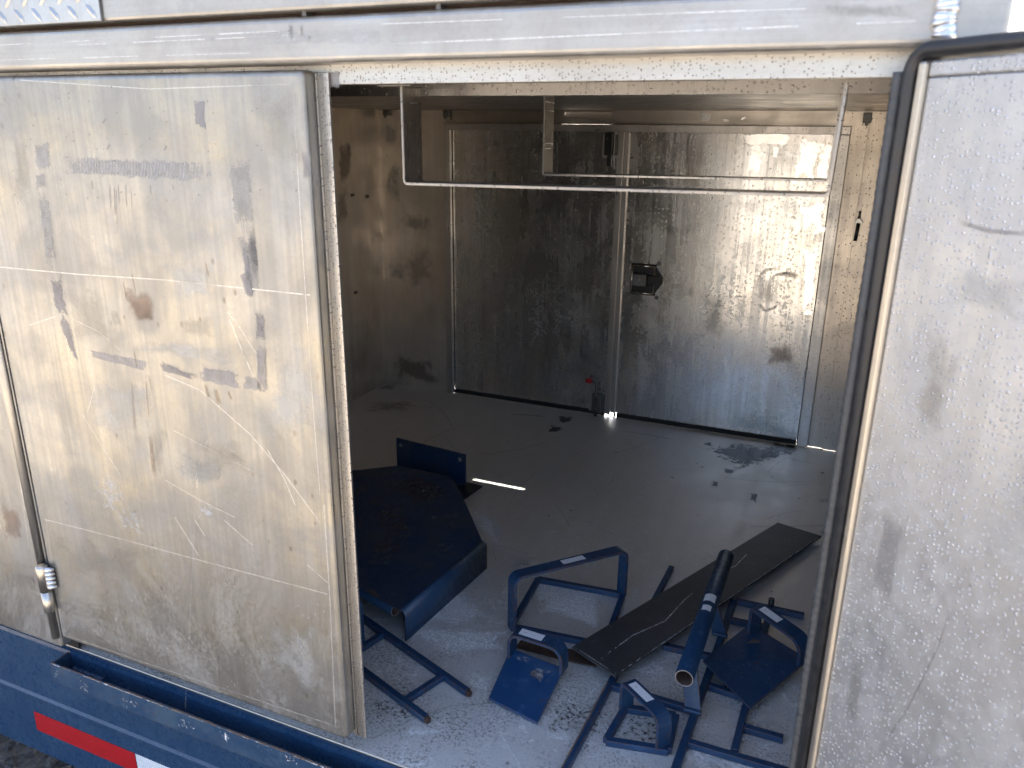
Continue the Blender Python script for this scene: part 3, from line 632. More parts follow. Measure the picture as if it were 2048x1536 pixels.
# shut left door
DF = -.032
dx0, dx1 = PY(124, 1281, DF).x, -.664
ld = MB('door'); zb_, zt_ = .0500, 1.0945
ld.box((dx0, DF, zb_), (dx1, -.001, zt_), .0075, None, 4)
on_ = lambda px: onf(px, DF-.0004); on2 = lambda px: onf(px, DF-.0007)
P_ = ld.patch
P_(on_([(109, 309), (441, 323), (434, 369), (113, 349)]), 'residue', 8)
P_(on_([(63, 280), (100, 282), (104, 345), (72, 345)]), 'residue', 4)
P_(on_([(72, 375), (97, 375), (118, 540), (92, 540)]), 'residue_v', 6)
P_(on_([(448, 313), (504, 313), (512, 460), (470, 460)]), 'residue_v', 6)
P_(on_([(96, 545), (122, 545), (139, 640), (110, 632)]), 'grime', 5)
P_(on_([(112, 628), (138, 634), (160, 735), (140, 705)]), 'grime', 5)
P_(on_([(92, 345), (66, 345), (72, 378), (97, 378)]), 'residue_v', 3); P_(on_([(512, 460), (470, 462), (500, 600), (524, 600)]), 'residue_v', 5)
P_(on_([(495, 440), (508, 440), (521, 560), (503, 560)]), 'drip', 4)
P_(on_([(492, 470), (513, 470), (520, 540), (500, 530)]), 'grime', 4)
P_(on_([(506, 615), (530, 618), (533, 690), (510, 680)]), 'grime', 5)
P_(on_([(511, 690), (533, 690), (538, 788), (513, 785)]), 'grime_rib', 5)
P_(on_([(168, 697), (300, 722), (297, 745), (172, 712)]), 'grime_rib', 6)
P_(on_([(316, 718), (400, 752), (398, 764), (318, 742)]), 'grime', 6)
P_(on_([(399, 731), (480, 743), (482, 780), (400, 762)]), 'grime_rib', 6)
P_(on_([(482, 748), (512, 752), (538, 790), (484, 778)]), 'residue', 5)
P_(on_([(235, 572), (306, 574), (338, 668), (262, 660)]), 'brown', 6)
P_(on_([(245, 590), (300, 585), (325, 655), (275, 655)]), 'brown', 6)
P_(on_([(210, 615), (232, 615), (252, 660), (228, 655)]), 'olive', 4)
P_(on_([(350, 640), (432, 628), (430, 680), (362, 668)]), 'olive', 5)
P_(on_([(322, 872), (500, 905), (495, 1018), (330, 962)]), 'pale', 6)
P_(on_([(350, 880), (480, 925), (470, 1010), (345, 950)]), 'pale', 6)
P_(on_([(160, 930), (250, 950), (300, 1060), (190, 1040)]), 'spots', 6)
P_(on_([(230, 1000), (310, 1030), (290, 1080), (215, 1050)]), 'spots', 6)
P_(on_([(300, 840), (345, 850), (322, 960), (300, 955)]), 'olive', 5)
P_(on_([(365, 870), (480, 880), (540, 960), (420, 930)]), 'olive', 5)
P_(on_([(395, 1000), (460, 1005), (440, 1050), (380, 1040)]), 'spots', 5)
P_(on_([(330, 520), (440, 530), (430, 600), (360, 600)]), 'pale', 5)
P_(on_([(170, 740), (340, 750), (330, 860), (190, 900)]), 'pale', 6)
P_(on_([(500, 160), (600, 165), (610, 330), (520, 330)]), 'olive', 5)
P_(on_([(385, 200), (410, 200), (412, 260), (390, 250)]), 'grime', 4)
P_(on_([(600, 300), (622, 300), (628, 370), (604, 360)]), 'drip', 4)
P_(on_([(500, 1200), (640, 1250), (650, 1420), (520, 1360)]), 'pale', 5)
P_(on_([(240, 660), (500, 700), (490, 740), (200, 700)]), 'pale', 6)
P_(on_([(20, 240), (60, 240), (70, 420), (20, 420)]), 'olive', 5); P_(on_([(120, 560), (220, 580), (230, 700), (150, 690)]), 'olive', 5); P_(on_([(520, 640), (640, 660), (640, 900), (540, 860)]), 'pale', 6); P_(on_([(100, 1060), (330, 1100), (300, 1180), (120, 1150)]), 'olive', 6)
# the teardrop weld mark
P_(on_([(478, 498), (504, 498), (520, 605), (474, 605)]), 'pale', 5)
ld.line(on2([(489, 495), (494, 530), (498, 565), (500, 600)]), .012, (0, -1, 0), 'grime')
ld.line(on2([(487, 545), (495, 570), (501, 598)]), .017, (0, -1, 0), 'grime')
for px in ([(471, 330), (480, 430), (490, 500)], [(476, 330), (485, 430), (492, 500)]): ld.line(on_(px), .0010, (0, -1, 0), 'drip')
for x, y0, y1, w_ in ((183, 358, 380, .003), (219, 362, 425, .003), (228, 362, 440, .0035), (232, 365, 470, .002), (236, 362, 410, .003), (251, 362, 420, .003), (262, 370, 450, .0015), (300, 366, 395, .002), (345, 366, 382, .002)):
    ld.line(on_([(x, y0), (x+1, (y0+y1)/2), (x+3, y1)]), w_, (0, -1, 0), 'drip')
for x, y0, y1, w_ in ((262, 745, 870, .006), (290, 745, 850, .004), (296, 745, 790, .003), (267, 700, 740, .004), (410, 765, 800, .008), (430, 775, 810, .010), (455, 780, 800, .006), (300, 860, 960, .012), (245, 560, 600, .003), (263, 545, 590, .003), (410, 520, 560, .004)):
    ld.line(on_([(x, y0), (x+4, (y0+y1)/2), (x+9, y1)]), w_, (0, -1, 0), 'rustdrip')
for px, w_ in (([(0, 534), (150, 548), (330, 560), (620, 590)], .0016), ([(90, 1039), (250, 1080), (450, 1134), (655, 1188)], .0016), ([(92, 1035), (105, 1130), (125, 1265)], .0012),
               ([(126, 1268), (280, 1322), (450, 1378), (664, 1450)], .0014), ([(648, 1010), (660, 1200), (671, 1450)], .0016), ([(330, 750), (400, 780), (500, 868), (570, 950), (640, 1045)], .0016),
               ([(460, 640), (480, 690), (505, 750)], .0016), ([(455, 625), (470, 640), (520, 720)], .001), ([(350, 1035), (398, 1112)], .002), ([(448, 1040), (505, 1090)], .0015), ([(390, 1040), (410, 1072)], .002),
               ([(615, 1130), (655, 1165)], .0016), ([(165, 830), (240, 950)], .0012), ([(175, 825), (190, 770)], .0012), ([(60, 650), (110, 633)], .0012), ([(140, 635), (200, 665), (240, 700)], .0012), ([(330, 960), (400, 1000), (470, 1035)], .0014),
               ([(370, 1430), (395, 930)], .0004), ([(40, 160), (300, 178), (585, 168)], .0010), ([(586, 170), (600, 420), (625, 800), (640, 990)], .0010), ([(535, 900), (570, 960), (590, 1010)], .0016), ([(415, 880), (400, 925), (385, 975)], .0012), ([(345, 860), (500, 940)], .0010)):
    ld.line(on_(px), w_, (0, -1, 0), 'scratch')
for i in range(70):
    x, y = rnd.uniform(20, 600), rnd.uniform(170, 420); d = rnd.uniform(2, 5); a = rnd.uniform(.8, 2.2)
    ld.line(on2([(x, y), (x-d*math.cos(a), y+d*math.sin(a))]), .0022, (0, -1, 0), 'grime')
for i in range(120):
    x, y = rnd.uniform(130, 650), rnd.uniform(1180, 1430)
    if y > 1265+(x-126)*.33: continue
    d = rnd.uniform(1, 7); a = rnd.uniform(.4, 2.6); ld.line(on2([(x, y), (x+d*math.cos(a), y+d*math.sin(a))]), .0014, (0, -1, 0), 'scratch')
for (x, y) in ((330, 297), (207, 243), (215, 295), (438, 940), (437, 955)): ld.line(on2([(x+5, y-9), (x, y), (x-3, y+5)]), .003, (0, -1, 0), 'drip')
LD = ld.build('left_door', T)
lp = MB('lip'); lp.box((dx1-.006, -.0052, .040), (-.6445, -.0008, 1.0925), .001); lp.box((dx1+.0012, -.009, .043), (dx1+.0035, -.0053, 1.0915), .0006)
lp.build('door_lip', LD)
ig = MB('dull'); ig.box((dx0, .030, .002), (dx1-.05, .034, 1.078)); ig.build('inner_flange', LD)  # added sheet that stops light leaking in under the door
# panel left of the hinge gap
lp = MB('door'); lp.box((-3.1, DF+.001, .022), (dx0-.0065, .0, 1.094), .007, None, 4)
lp.box((-3.1, .001, .001), (dx0-.002, .004, 1.10), 0, 'gap')  # dark backing sheet painted as the shade inside the hinge opening
for px, w_ in (([(10, 760), (30, 900), (50, 1020)], .0016), ([(14, 800), (40, 960), (58, 1100)], .001), ([(0, 533), (60, 537)], .0014)): lp.line([PY(a, b, DF+.0006) for a, b in px], w_, (0, -1, 0), 'scratch')
lp.patch([PY(a, b, DF+.0006) for a, b in [(0, 1000), (40, 1010), (60, 1100), (0, 1080)]], 'brown')
PL = lp.build('side_panel', T)
sb = MB('trim'); a_, b_ = PY(111, 1279, DF-.002), PY(-30, 500, DF-.002); sb.tube([a_+Vector((0, .003, .004)), (a_.x, a_.y+.003, 1.09)], .0085, 16); sb.build('edge_tube', PL)
hg = MB('trim'); k0, k1, k2 = PY(84, 1131, DF-.012), PY(92, 1181, DF-.012), PY(99, 1222, DF-.012); kx = k1.x
hg.tube([(kx, k0.y, k1.z+.0006), (kx, k0.y, k0.z-.004), (kx, k0.y, k0.z-.001), (kx, k0.y, k0.z)], .0105, 18, rf=lambda i: (.0108, .0108, .009, .005)[i])
hg.tube([(kx, k0.y, k2.z), (kx, k0.y, k2.z+.002), (kx, k0.y, k1.z-.0008)], .0098, 18, rf=lambda i: (.008, .0098, .0098)[i])
for i in range(5):
    z = k0.z-.008-i*.0092; hg.tube([(kx+.006, k0.y+.001, z), (kx+.013, k0.y+.002, z-.001), (kx+.021, k0.y+.009, z-.002)], .0056, 10, 'weld', rf=lambda j: (.0052, .0058, .003)[j])
hg.build('hinge', LD)

# chassis rail, channel, tape
RY = -.004
cr = MB('blue_rail')
cr.poly([(-3.1, RY+.009, -.0068), (-3.1, RY+.002, -.0095), (-3.1, RY, -.017), (-3.1, RY, -.160), (-3.1, RY-.004, -.166), (-3.1, RY-.004, -.174), (-3.1, RY-.001, -.180), (-3.1, RY-.001, -.328), (-3.1, .05, -.328), (-3.1, .05, -.0068)], (3.2, 0, 0))
CR = cr.build('chassis_rail', T)
sc2 = MB('blue_gut'); gx0 = PY(99, 1325, -.046).x; gz = PY(99, 1325, -.046).z
sc2.box((gx0, -.046, gz-.046), (.10, -.0425, gz), .0008); sc2.box((gx0+.001, -.0424, gz-.046), (.10, RY-.0006, gz-.042), .0006)
sc2.box((gx0, -.0424, gz-.0418), (gx0+.004, RY-.0006, gz-.002), .0008)
def ong(px): return onf(px, -.0465)
sc2.line([(gx0+(.1-gx0)*i/60, -.0442, gz+.0004) for i in range(61)], .0034, (0, 0, 1), 'rustdrip')
for i in range(90):
    x = rnd.uniform(gx0, -.3); L = rnd.uniform(.004, .03); sc2.line([(x, -.0462, gz-.0008), (x+L, -.0462, gz-.0012)], rnd.uniform(.001, .0026), (0, -1, 0), rnd.choice(('scuff', 'scratch', 'rustdrip')))
for (x, y) in ((117, 1352), (165, 1365), (170, 1378), (250, 1405), (270, 1410), (365, 1445), (375, 1450), (450, 1470), (585, 1520)):
    q = PY(x, y, -.0465)
    for j in range(7):
        r = Vector((rnd.uniform(-.012, .012), 0, rnd.uniform(-.008, .008))); d = Vector((rnd.uniform(-.006, .006), 0, rnd.uniform(-.006, .006)))
        sc2.line([q+r, q+r+d], .0014, (0, -1, 0), rnd.choice(('scuff', 'scratch')))
q = PY(452, 1475, -.0465); sc2.line([q+Vector((0, 0, .014)), q+Vector((-.001, 0, -.010))], .005, (0, -1, 0), 'scuff')
SC2 = sc2.build('step_channel', CR)
def bead(x0, x1, y, z, r=.007):
    n_ = max(8, int((x1-x0)/.003)); b = MB('blue_gut'); b.tube([(x0+(x1-x0)*i/n_, y+.002*mnoise.noise(Vector((x0+i*.7, 0, 3))), z+.001*math.sin(i*1.1)) for i in range(n_+1)], r, 10, rf=lambda i: r*(.75+.35*abs(math.sin(i*.9)))); return b.build('weld_bead', SC2)
bead(gx0+.01, gx0+.10, RY-.002, gz-.040); xa = PY(610, 1500, -.012).x; bead(xa, xa+.16, -.020, gz-.036, .008)
tz = [PY(67, 1420, RY-.0015), PY(268, 1500, RY-.0015)]
tzt = -.213; tzb = -.264
rt = MB('tape_red'); rt.poly([(tz[0].x, RY-.0018, tzt), (tz[1].x, RY-.0018, tzt), (tz[1].x+.001, RY-.0018, tzb), (tz[0].x-.002, RY-.0018, tzb)], (0, .0006, 0)); rt.build('reflective_tape', CR, label='red length of reflective tape')
rt = MB('tape_white'); rt.poly([(tz[1].x+.002, RY-.0018, tzt), (tz[1].x+.18, RY-.0018, tzt), (tz[1].x+.18, RY-.0018, tzb), (tz[1].x+.003, RY-.0018, tzb)], (0, .0006, 0)); rt.build('reflective_tape', CR, label='white length of reflective tape')
rt = MB('tape_red'); rt.poly([(tz[1].x+.182, RY-.0018, tzt), (tz[1].x+.48, RY-.0018, tzt), (tz[1].x+.48, RY-.0018, tzb), (tz[1].x+.182, RY-.0018, tzb)], (0, .0006, 0)); rt.build('reflective_tape', CR, label='red length of reflective tape')

# hanging flat-bar brackets
def hanger(x0, x1, y, zb, zt, wd=.05):
    h = MB('hanger'); h.strap([(x0, y+wd/2, zt), (x0, y+wd/2, zb), (x1, y+wd/2, zb+.006), (x1+.004, y+wd/2, zt)], (0, 1, 0), wd, .0032, r=.006)
    return h
h1 = hanger(-.569, -.031, .048, .9535, 1.0775); h1.box((-.60, .040, 1.0775), (-.55, .105, 1.0785)); h1.build('hanging_bracket', T, label='front bracket, nearer the opening')
h2 = hanger(-.556, -.050, .535, .9440, ZC)
for x in (-.556, -.046): h2.tube([(x-.004, .537+.004*i, ZC-.002) for i in range(12)], .004, 8, 'weld', rf=lambda i: .003+.0015*abs(math.sin(i*1.4)))
h2.build('hanging_bracket', T, label='rear bracket, deeper in the box')

# open right door: local frame u along the door, n out of its inner face
O = Vector((.0225, -.064, 0)); U = Vector((.70, -.714, 0)).normalized(); N = Vector((-U.y, U.x, 0)); N = N if N.dot(Vector((-1, -1, 0))) > 0 else -N
def dl(u, n, z): return O+U*u+N*n+Vector((0, 0, z))
ZT, ZB = 1.103, .03
od = MB('trim')
def dbox(b, u0, u1, n0, n1, z0, z1, bev=.0, k=None): b.poly([dl(u0, n0, z0), dl(u1, n0, z0), dl(u1, n1, z0), dl(u0, n1, z0)], (0, 0, z1-z0), bev, k)
dbox(od, .004, .71, -.045, -.012, ZB, ZT-.006, .004, 'door')
OD = od.build('right_door', T)
tr = MB('trim'); dbox(tr, .0150, .0245, -.0118, .001, ZB, ZT-.0165, .0025); dbox(tr, .0246, .70, -.0118, -.003, ZT-.030, ZT-.0165, .002, 'inner'); tr.build('edge_trim', OD)
inn = MB('inner'); dbox(inn, .0247, .70, -.0118, -.004, ZB, ZT-.0305, .001)
def din(u, z, e=.0004): return dl(u, -.004+e, z)
for (u, z, a, b, k) in ((.09, .80, .05, .14, 'olive'), (.07, .62, .03, .10, 'drip'), (.12, .90, .10, .05, 'pale'), (.06, .45, .02, .08, 'drip'), (.20, .75, .10, .20, 'pale'), (.08, .30, .03, .08, 'drip'), (.22, .45, .12, .2, 'pale'), (.10, .12, .08, .08, 'spots')):
    inn.patch([din(u-a/2, z-b/2), din(u+a/2, z-b/2), din(u+a/2, z+b/2), din(u-a/2, z+b/2)], k)
inn.line([din(.15, .62), din(.14, .55), din(.125, .48), din(.10, .40)], .003, N, 'drip')
inn.line([din(.075, .955), din(.11, .950), din(.16, .952)], .005, N, 'drip')
inn.build('inner_sheet', OD)
seal = MB('rubber')
pthS = [dl(.0065, -.002, ZB), dl(.0065, -.002, ZT-.026)]+[dl(.0065+.019*(1-math.cos(t_)), -.002, ZT-.026+.019*math.sin(t_)) for t_ in [i*math.pi/16 for i in range(1, 9)]]+[dl(.70, -.002, ZT-.007)]
seal.tube(pthS, .0068, 16); seal.build('rubber_seal', OD)
rb = MB('rubber_rib'); nz = 420
rb.tube([dl(-.007, -.003, ZB+(ZT-.024-ZB)*i/nz) for i in range(nz+1)], .008, 12, rf=lambda i: .0062+.0003*math.sin(i*2*math.pi/4)+.0004*mnoise.noise(Vector((i*.05, 0, 0)))); rb.build('ribbed_gasket', OD)

# ================================================================ loose steel pieces in the box
def upz(x, y, zb, ytop):
    """height reached above a foot at pixel (x,y) on z=zb whose top is seen at pixel row ytop"""
    g_ = PZ(x, y, zb); best = None
    for i in range(1, 400):
        z = zb+i*.001; v = Vector((g_.x, g_.y, z))-CAM; py = 768-v.dot(UP)/v.dot(FW)*FPX
        if py <= ytop: return z
    return zb+.1
def sticker(parent, a, b, side, w_, lift):
    """label lying on a flat-bar top between points a and b"""
    a = Vector(a); b = Vector(b); s_ = Vector(side).normalized()*w_/2; up = (b-a).cross(Vector(side)).normalized(); up = up if up.z > 0 else -up
    q = MB('label'); q.quad([a-s_+up*lift, b-s_+up*lift, b+s_+up*lift, a+s_+up*lift], 'label'); return q.build('paper_label', parent)
def arch(parent, A, B, h1, h2, wd, th, rads, side=None, lab=None, k='blue', mid=None, name='handle'):
    A = Vector(A); B = Vector(B); d = (B-A); d.z = 0; s_ = Vector((-d.y, d.x, 0)).normalized() if side is None else Vector(side).normalized()
    At, Bt = A+Vector((0, 0, h1)), B+Vector((0, 0, h2)); path = [A, At]+([Vector(mid)] if mid else [])+[Bt, B]
    b = MB(k); b.strap(path, s_, wd, th, r=rads); o = b.build(name, parent)
    if lab:
        p0 = At+(Bt-At)*lab[0]; p1 = At+(Bt-At)*lab[1]
        if mid: p0, p1 = [(At+(Vector(mid)-At)*t_) for t_ in lab[:2]]
        sticker(o, p0, p1, s_, wd*lab[2], th/2+.0009)
    return o
def bars(parent, segs, w_=.014, h=.014, k='blue', name='base_bar'):
    for a, b in segs:
        q = MB(k); a = Vector(a); b = Vector(b); q.bar(a, b, w_, h, .0012)
        q.build(name, parent)

# --- big guard tray
G = thing('machine_guard', (-.95, .6, 0), 'large dark blue sheet steel guard with upright drilled flange, half hidden behind the shut door', 'guard')
hz = .074
A_, B_, C_, D_, E_, F__ = PZ(964, 1081, hz), PZ(800, 1219, hz), PZ(922, 985, hz), PZ(903, 953, hz), PZ(797, 931, hz), PZ(717, 940, hz)
A0, B0 = PZ(966, 1132, 0), PZ(797, 1276, 0)
left = [Vector((F__.x-.16, F__.y-.10, hz)), Vector((B_.x-.42, B_.y+.12, hz))]
tb = MB('blue_dark'); b = bmesh.new()
outl = [A_, C_, D_, E_, F__]+left+[B_]
vv = [b.verts.new(p) for p in outl]; lo = [b.verts.new(Vector(p)-Vector((0, 0, .004))) for p in outl]
b.faces.new(vv); b.faces.new(lo[::-1])
for i in range(len(vv)): b.faces.new((vv[i], lo[i], lo[(i+1) % len(vv)], vv[(i+1) % len(vv)]))
bmesh.ops.recalc_face_normals(b, faces=b.faces[:]); tb._merge(b, 'blue_dark')
tb.patch([PZ(a, c, hz+.0006) for a, c in [(760, 1020), (850, 1040), (840, 1110), (750, 1100)]], 'dust')
for q_ in ([(730, 950), (820, 945), (900, 985), (800, 1010)], [(800, 960), (880, 950), (920, 1000), (850, 1030)], [(730, 1080), (800, 1085), (790, 1150), (725, 1140)], [(850, 1010), (925, 1020), (930, 1070), (860, 1060)], [(860, 1080), (950, 1075), (900, 1120), (840, 1110)], [(740, 1000), (830, 1010), (810, 1060), (730, 1050)]):
    tb.patch([PZ(a, c, hz+.0007) for a, c in q_], 'dust')
for q_ in ([(725, 1172), (745, 1174), (772, 1200), (742, 1192)],): tb.patch([PZ(a, c, hz+.0008) for a, c in q_], 'rustdrip')
GT = tb.build('top_sheet', G)
# rolled edge + side sheet
sd = MB('blue'); outw = (A0-A_); n_ = 8
prof_a = [A_+(Vector((A0.x, A0.y, hz))-A_)*0]
def edge_pts(P, P0):
    o_ = Vector((P0.x, P0.y, 0))-Vector((P.x, P.y, 0)); r = .014; ax = (A_-B_).normalized(); out = Vector((ax.y, -ax.x, 0)); out = out if out.x > 0 else -out
    pts = [P+out*0]
    for i in range(1, n_+1):
        t_ = i*math.pi/2/n_; pts.append(P+out*r*math.sin(t_)+Vector((0, 0, -r*(1-math.cos(t_)))))
    pts.append(Vector((pts[-1].x, pts[-1].y, .0015))); return pts
ea, eb = edge_pts(A_, A0), edge_pts(B_, B0)
b = bmesh.new(); va = [b.verts.new(p) for p in ea]; vb = [b.verts.new(p) for p in eb]
for i in range(len(va)-1):
    f_ = b.faces.new((va[i], va[i+1], vb[i+1], vb[i])); f_.smooth = True
bmesh.ops.recalc_face_normals(b, faces=b.faces[:])
bmesh.ops.solidify(b, geom=b.faces[:], thickness=.003); sd._merge(b, 'blue', True)
SD = sd.build('side_sheet', G)
fl_t = .109; q0, q1 = PZ(792, 876, fl_t), PZ(931, 909.5, fl_t); fd = (q1-q0).normalized(); fn = Vector((fd.y, -fd.x, 0)); fn = fn if fn.y < 0 else -fn
fg = MB('blue_dark'); fg.poly([q0, q1, Vector((q1.x, q1.y, .012)), q1-fd*.014+Vector((0, 0, .001-fl_t)), Vector((q0.x, q0.y, .001))], -fn*.005, .0008)
for px, py in ((802, 890), (920, 919)):
    # holes: bright floor seen through
    d = ray(px, py); t_ = (q0-CAM).dot(fn)/d.dot(fn); c = CAM+d*t_+fn*.0007; b = bmesh.new()
    vs_ = [b.verts.new(c+fd*.0065*math.cos(j*math.pi/8)+Vector((0, 0, .0065*math.sin(j*math.pi/8)))) for j in range(16)]; b.faces.new(vs_); fg._merge(b, 'hole')
fg.build('drilled_flange', G)
pp = MB('blue'); pa, pb = PZ(791, 1221, .058), PZ(717, 1178, .058); pp.pipe(pa, pa+(pb-pa)*3.2, .0125, .0095, k='blue', kin='rusty')
pp.line([pa+(pb-pa)*(.1+.12*i)+Vector((0, 0, .0128)) for i in range(14)], .008, (0, 0, 1), 'rustdrip'); pp.build('edge_pipe', G)
rp = MB('rusty', 'rubber'); rp.poly([PZ(965, 974, .002), PZ(926, 1002, .002), PZ(860, 990, .002), PZ(900, 958, .002)], (0, 0, .004), .0005, 'rubber')
rp.build('rubber_scrap', label='small black rubber scrap on the floor under the corner of the guard flange', cat='rubber scrap')

# --- ladder-like frame, left, running under the shut door
LF = thing('stake_bracket', (-.75, .22, 0), 'blue welded bar bracket with two round-ended prongs, leftmost, partly behind the shut door', 'bracket', 'welded blue steel brackets in the box')
z_ = .0085
a1, a0 = PZ(936, 1385, z_), PZ(735, 1243, z_); b1, b0 = PZ(853, 1438, z_), PZ(733, 1347, z_)
for p, q in ((a1, a0), (b1, b0)):
    m_ = MB('blue'); e = q+(q-p)*.7; m_.bar(p, e, .013, .013, .002)
    d_ = (p-q).normalized(); m_.tube([p, p+d_*.006], .0062, 10, 'rusty'); m_.build('prong', LF)
bars(LF, [(PZ(811, 1401, z_), PZ(884, 1354, z_)), (PZ(690, 1320, z_), PZ(764, 1269, z_))], .012, .012, name='cross_bar')
lg = PZ(722, 1290, .012); arch(LF, lg, lg+Vector((-.24, .05, 0)), .10, .10, .022, .006, .02, side=(0, 1, 0))

# --- big hoop frame
UF = thing('hoop_bracket', (-.47, .53, 0), 'blue bracket with the tallest flat-bar hoop over an open square base', 'bracket', 'welded blue steel brackets in the box')
z_ = .0075
c0, c1, c2 = PZ(1022, 1254, z_), PZ(1076, 1159, z_), PZ(1246, 1190, z_); c3 = c0+(c2-c1)
bars(UF, [(c0, c1), (c1, c2), (c2, c3), (c3, c0)], .0125, .0125)
arch(UF, PZ(1024, 1258, .014), PZ(1243, 1186, .014), upz(1024, 1258, .014, 1152)-.014, upz(1243, 1186, .014, 1098)-.014, .030, .006, .020, lab=(.42, .62, .55))

# --- small handle with bright flat plate
PB = thing('plate_bracket', (-.47, .29, 0), 'bright blue flat plate with a low labelled arch handle, chipped to grey beside the arch', 'bracket', 'welded blue steel brackets in the box')
pl = [PZ(977, 1400, .006), PZ(1075, 1450, .006), PZ(1128, 1340, .024), PZ(1021, 1300, .024)]
pm = MB('blue_plate'); pm.poly(pl, (0, 0, .005), .001)
def onpl(u, v, e=.0056): return (pl[0]*(1-u)+pl[1]*u)*(1-v)+(pl[3]*(1-u)+pl[2]*u)*v+Vector((0, 0, e))
pm.patch([onpl(.45, .55), onpl(.99, .50), onpl(.99, .98), onpl(.35, .98)], 'spots'); pm.patch([onpl(.05, .80), onpl(.5, .80), onpl(.5, .98), onpl(.05, .98)], 'spots')
pm.patch([onpl(.5, .62), onpl(.75, .62), onpl(.75, .80), onpl(.45, .78)], 'rustdrip'); pm.patch([onpl(.9, .0), onpl(.995, .0), onpl(.995, .15), onpl(.88, .12)], 'spots')
pm.build('flat_plate', PB)
bp = MB('rusty'); bp.poly([PZ(1030, 1296, .003), PZ(1046, 1277, .003), PZ(1215, 1318, .003), PZ(1190, 1335, .003), PZ(1130, 1322, .003)], (0, 0, .003), .0005); bp.build('back_plate', PB)
arch(PB, PZ(1024, 1308, .024), PZ(1127, 1342, .024), .056, .056, .034, .006, [.022, .03], lab=(.16, .60, .58))

# --- small arch on square base
SF = thing('arch_bracket', (-.23, .25, 0), 'small blue labelled arch on a small square base beside the dark plank tip', 'bracket', 'welded blue steel brackets in the box')
z_ = .007
e0_, e1_, e2_ = PZ(1212, 1482, z_), PZ(1250, 1417, z_), PZ(1352, 1432, z_); e3_ = PZ(1336, 1502, z_)
bars(SF, [(e0_, e1_), (e1_, e2_), (e2_, e3_), (e3_, e0_)], .0125, .0125)
arch(SF, PZ(1252, 1414, .013), PZ(1325, 1492, .013), .058, .062, .030, .006, [.010, .026], lab=(.12, .62, .55))

# --- long ladder frame on the right with the pipe handle
RF = thing('ladder_frame', (-.15, .45, 0), 'long blue welded bar frame with rungs and an open pipe handle, under the dark plank', 'frame', 'welded blue steel brackets in the box')
z_ = .0075
def G2(x, y): return PZ(x, y, z_)
r0a, r0b = G2(1343, 1136), G2(1132, 1536); r1a, r1b = G2(1467, 1204), G2(1352, 1536); r2a, r2b = G2(1541, 1216), G2(1468, 1505)
def ext(a, b, t_): return b+(b-a)*t_
for p, q, w_, k in ((r0a, ext(r0a, r0b, .18), .012, 'blue'), (r1a, ext(r1a, r1b, .16), .014, 'blue'), (r2a, r2b, .013, 'blue')):
    m_ = MB(k); m_.bar(p, q, w_, .014, .0015)
    if p is r0a: m_.line([p+(q-p)*(.5+.5*i/20)+Vector((-.004, 0, .0078)) for i in range(21)], .006, (0, 0, 1), 'rustdrip')
    m_.build('rail', RF)
bars(RF, [(G2(1474, 1203), G2(1608, 1232)), (G2(1458, 1240), G2(1535, 1256)), (G2(1326, 1292), G2(1432, 1316)), (G2(1418, 1372), G2(1502, 1400)), (G2(1224, 1372), G2(1388, 1422)), (G2(1376, 1486), G2(1600, 1552)), (G2(1488, 1456), G2(1566, 1478))], .0125, .0125, name='rung')
kb = MB('black'); q = G2(1541, 1216); kb.tube([q+Vector((0, 0, -.006)), q+Vector((0, 0, .024))], .0065, 12); kb.build('peg', RF)
pe = MB('blue'); za = .100; pa, pb = PZ(1368, 1357, za), PZ(1452, 1112, .092)
pe.pipe(pa, pb, .0172, .0142, k='blue', kin='rusty')
PE = pe.build('pipe_handle', RF)
def on_pipe(t_, w_, l_):
    c = pa+(pb-pa)*t_; d = (pb-pa).normalized(); e = d.cross(Vector((0, 0, 1))).normalized(); q = MB('label')
    for i in range(5):
        a0_, a1_ = (-50+i*20)*math.pi/180*w_, (-50+(i+1)*20)*math.pi/180*w_
        f0, f1 = [e*math.sin(x)+Vector((0, 0, math.cos(x))) for x in (a0_, a1_)]
        q.quad([c+f0*.0177-d*l_/2, c+f0*.0177+d*l_/2, c+f1*.0177+d*l_/2, c+f1*.0177-d*l_/2], 'label')
    return q.build('paper_label', PE)
on_pipe(.54, .8, .028); on_pipe(.455, .6, .020)
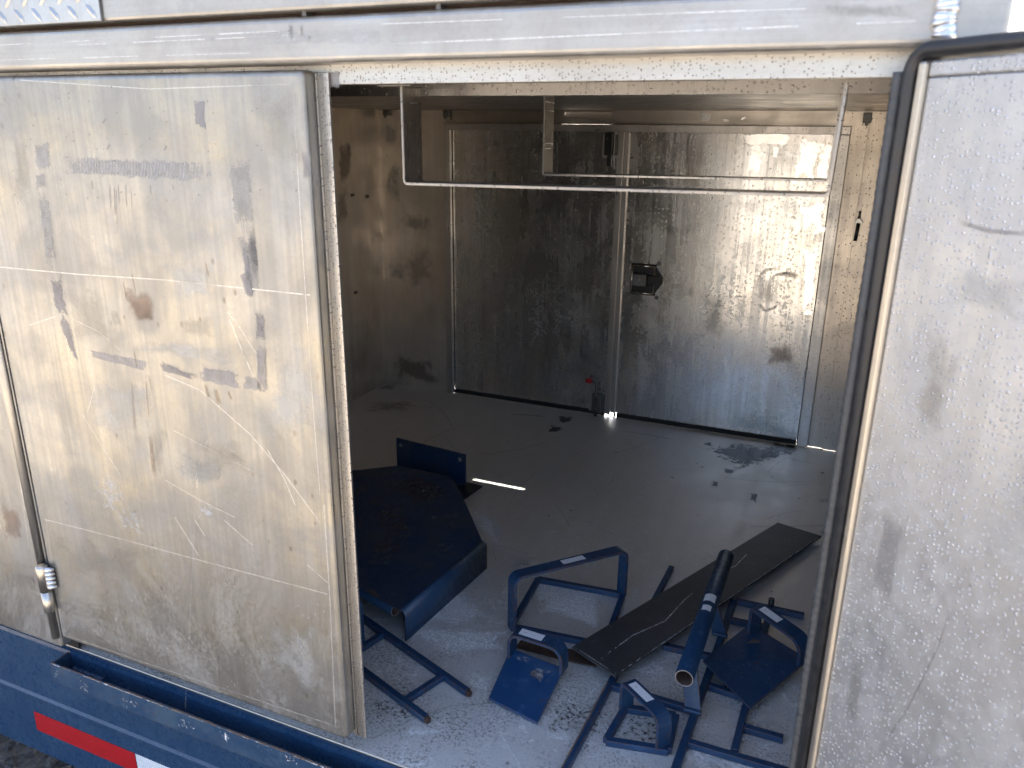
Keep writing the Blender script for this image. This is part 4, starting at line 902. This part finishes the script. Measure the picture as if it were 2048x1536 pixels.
for foot, (px, py) in enumerate(((1386, 1420), (1440, 1268))):
    p0 = PZ(px, py, .014); t_ = (p0.y-pa.y)/(pb.y-pa.y); top = pa+(pb-pa)*max(.12, t_)
    m_ = MB('blue'); m_.strap([p0, Vector((top.x, top.y, top.z-.014))], (1, 0, 0), .030, .006); m_.build('upright', RF)
    wbd = MB('blue'); wbd.tube([p0+Vector((-.016+.004*i, -.005, .001)) for i in range(9)], .005, 8, rf=lambda i: .0035+.0015*abs(math.sin(i*1.3))); wbd.build('weld_bead', RF)

# --- dark plank over the frame
pk = MB('plank'); K = [PZ(1555, 1048, .012), PZ(1643, 1075, .012), PZ(1231, 1356, .030), PZ(1143, 1298, .030)]
pk.poly(K, (0, 0, .005), .0008)
def onk(u, v): return (K[0]*(1-u)+K[1]*u)*(1-v)+(K[3]*(1-u)+K[2]*u)*v+Vector((0, 0, .0056))
for pts_ in ([(.55, .98), (.50, .85), (.62, .74), (.45, .62), (.40, .55)], [(.40, .52), (.34, .42), (.42, .36), (.30, .26)], [(.35, .40), (.22, .37)]):
    pk.line([onk(*p) for p in pts_], .0022, (0, 0, 1), 'scuff')
pk.line([onk(.99, .02+.96*i/12) for i in range(13)], .0016, (0, 0, 1), 'scuff'); pk.line([onk(.02+.96*i/5, .995) for i in range(6)], .0016, (0, 0, 1), 'scuff')
pk.build('steel_plank', label='long flat dark grey plate lying diagonally across the blue frames', cat='plank')

# --- plate with sloping labelled handle, right
HP = thing('handle_plate', (-.03, .5, 0), 'dark blue square plate with a wide sloping labelled handle, against the open door seal', 'bracket', 'welded blue steel brackets in the box')
zp = .026
W_ = [PZ(1405, 1324, zp), PZ(1500, 1420, zp-.008), PZ(1617, 1322, zp), PZ(1500, 1250, zp)]
hp = MB('blue'); hp.poly(W_, (0, 0, .004), .0008)
hp.patch([(W_[0]*(1-u)+W_[1]*u)*(1-v)+(W_[3]*(1-u)+W_[2]*u)*v+Vector((0, 0, .0046)) for u, v in ((.2, .6), (.35, .6), (.35, .85), (.2, .85))], 'rustdrip')
hp.build('flat_plate', HP)
fa, fb = PZ(1507, 1262, zp+.005), PZ(1606, 1326, zp+.005)
arch(HP, fa, fb, upz(1507, 1262, zp+.005, 1213)-zp-.005, .050, .036, .007, [.008, .030], lab=(.10, .48, .55))
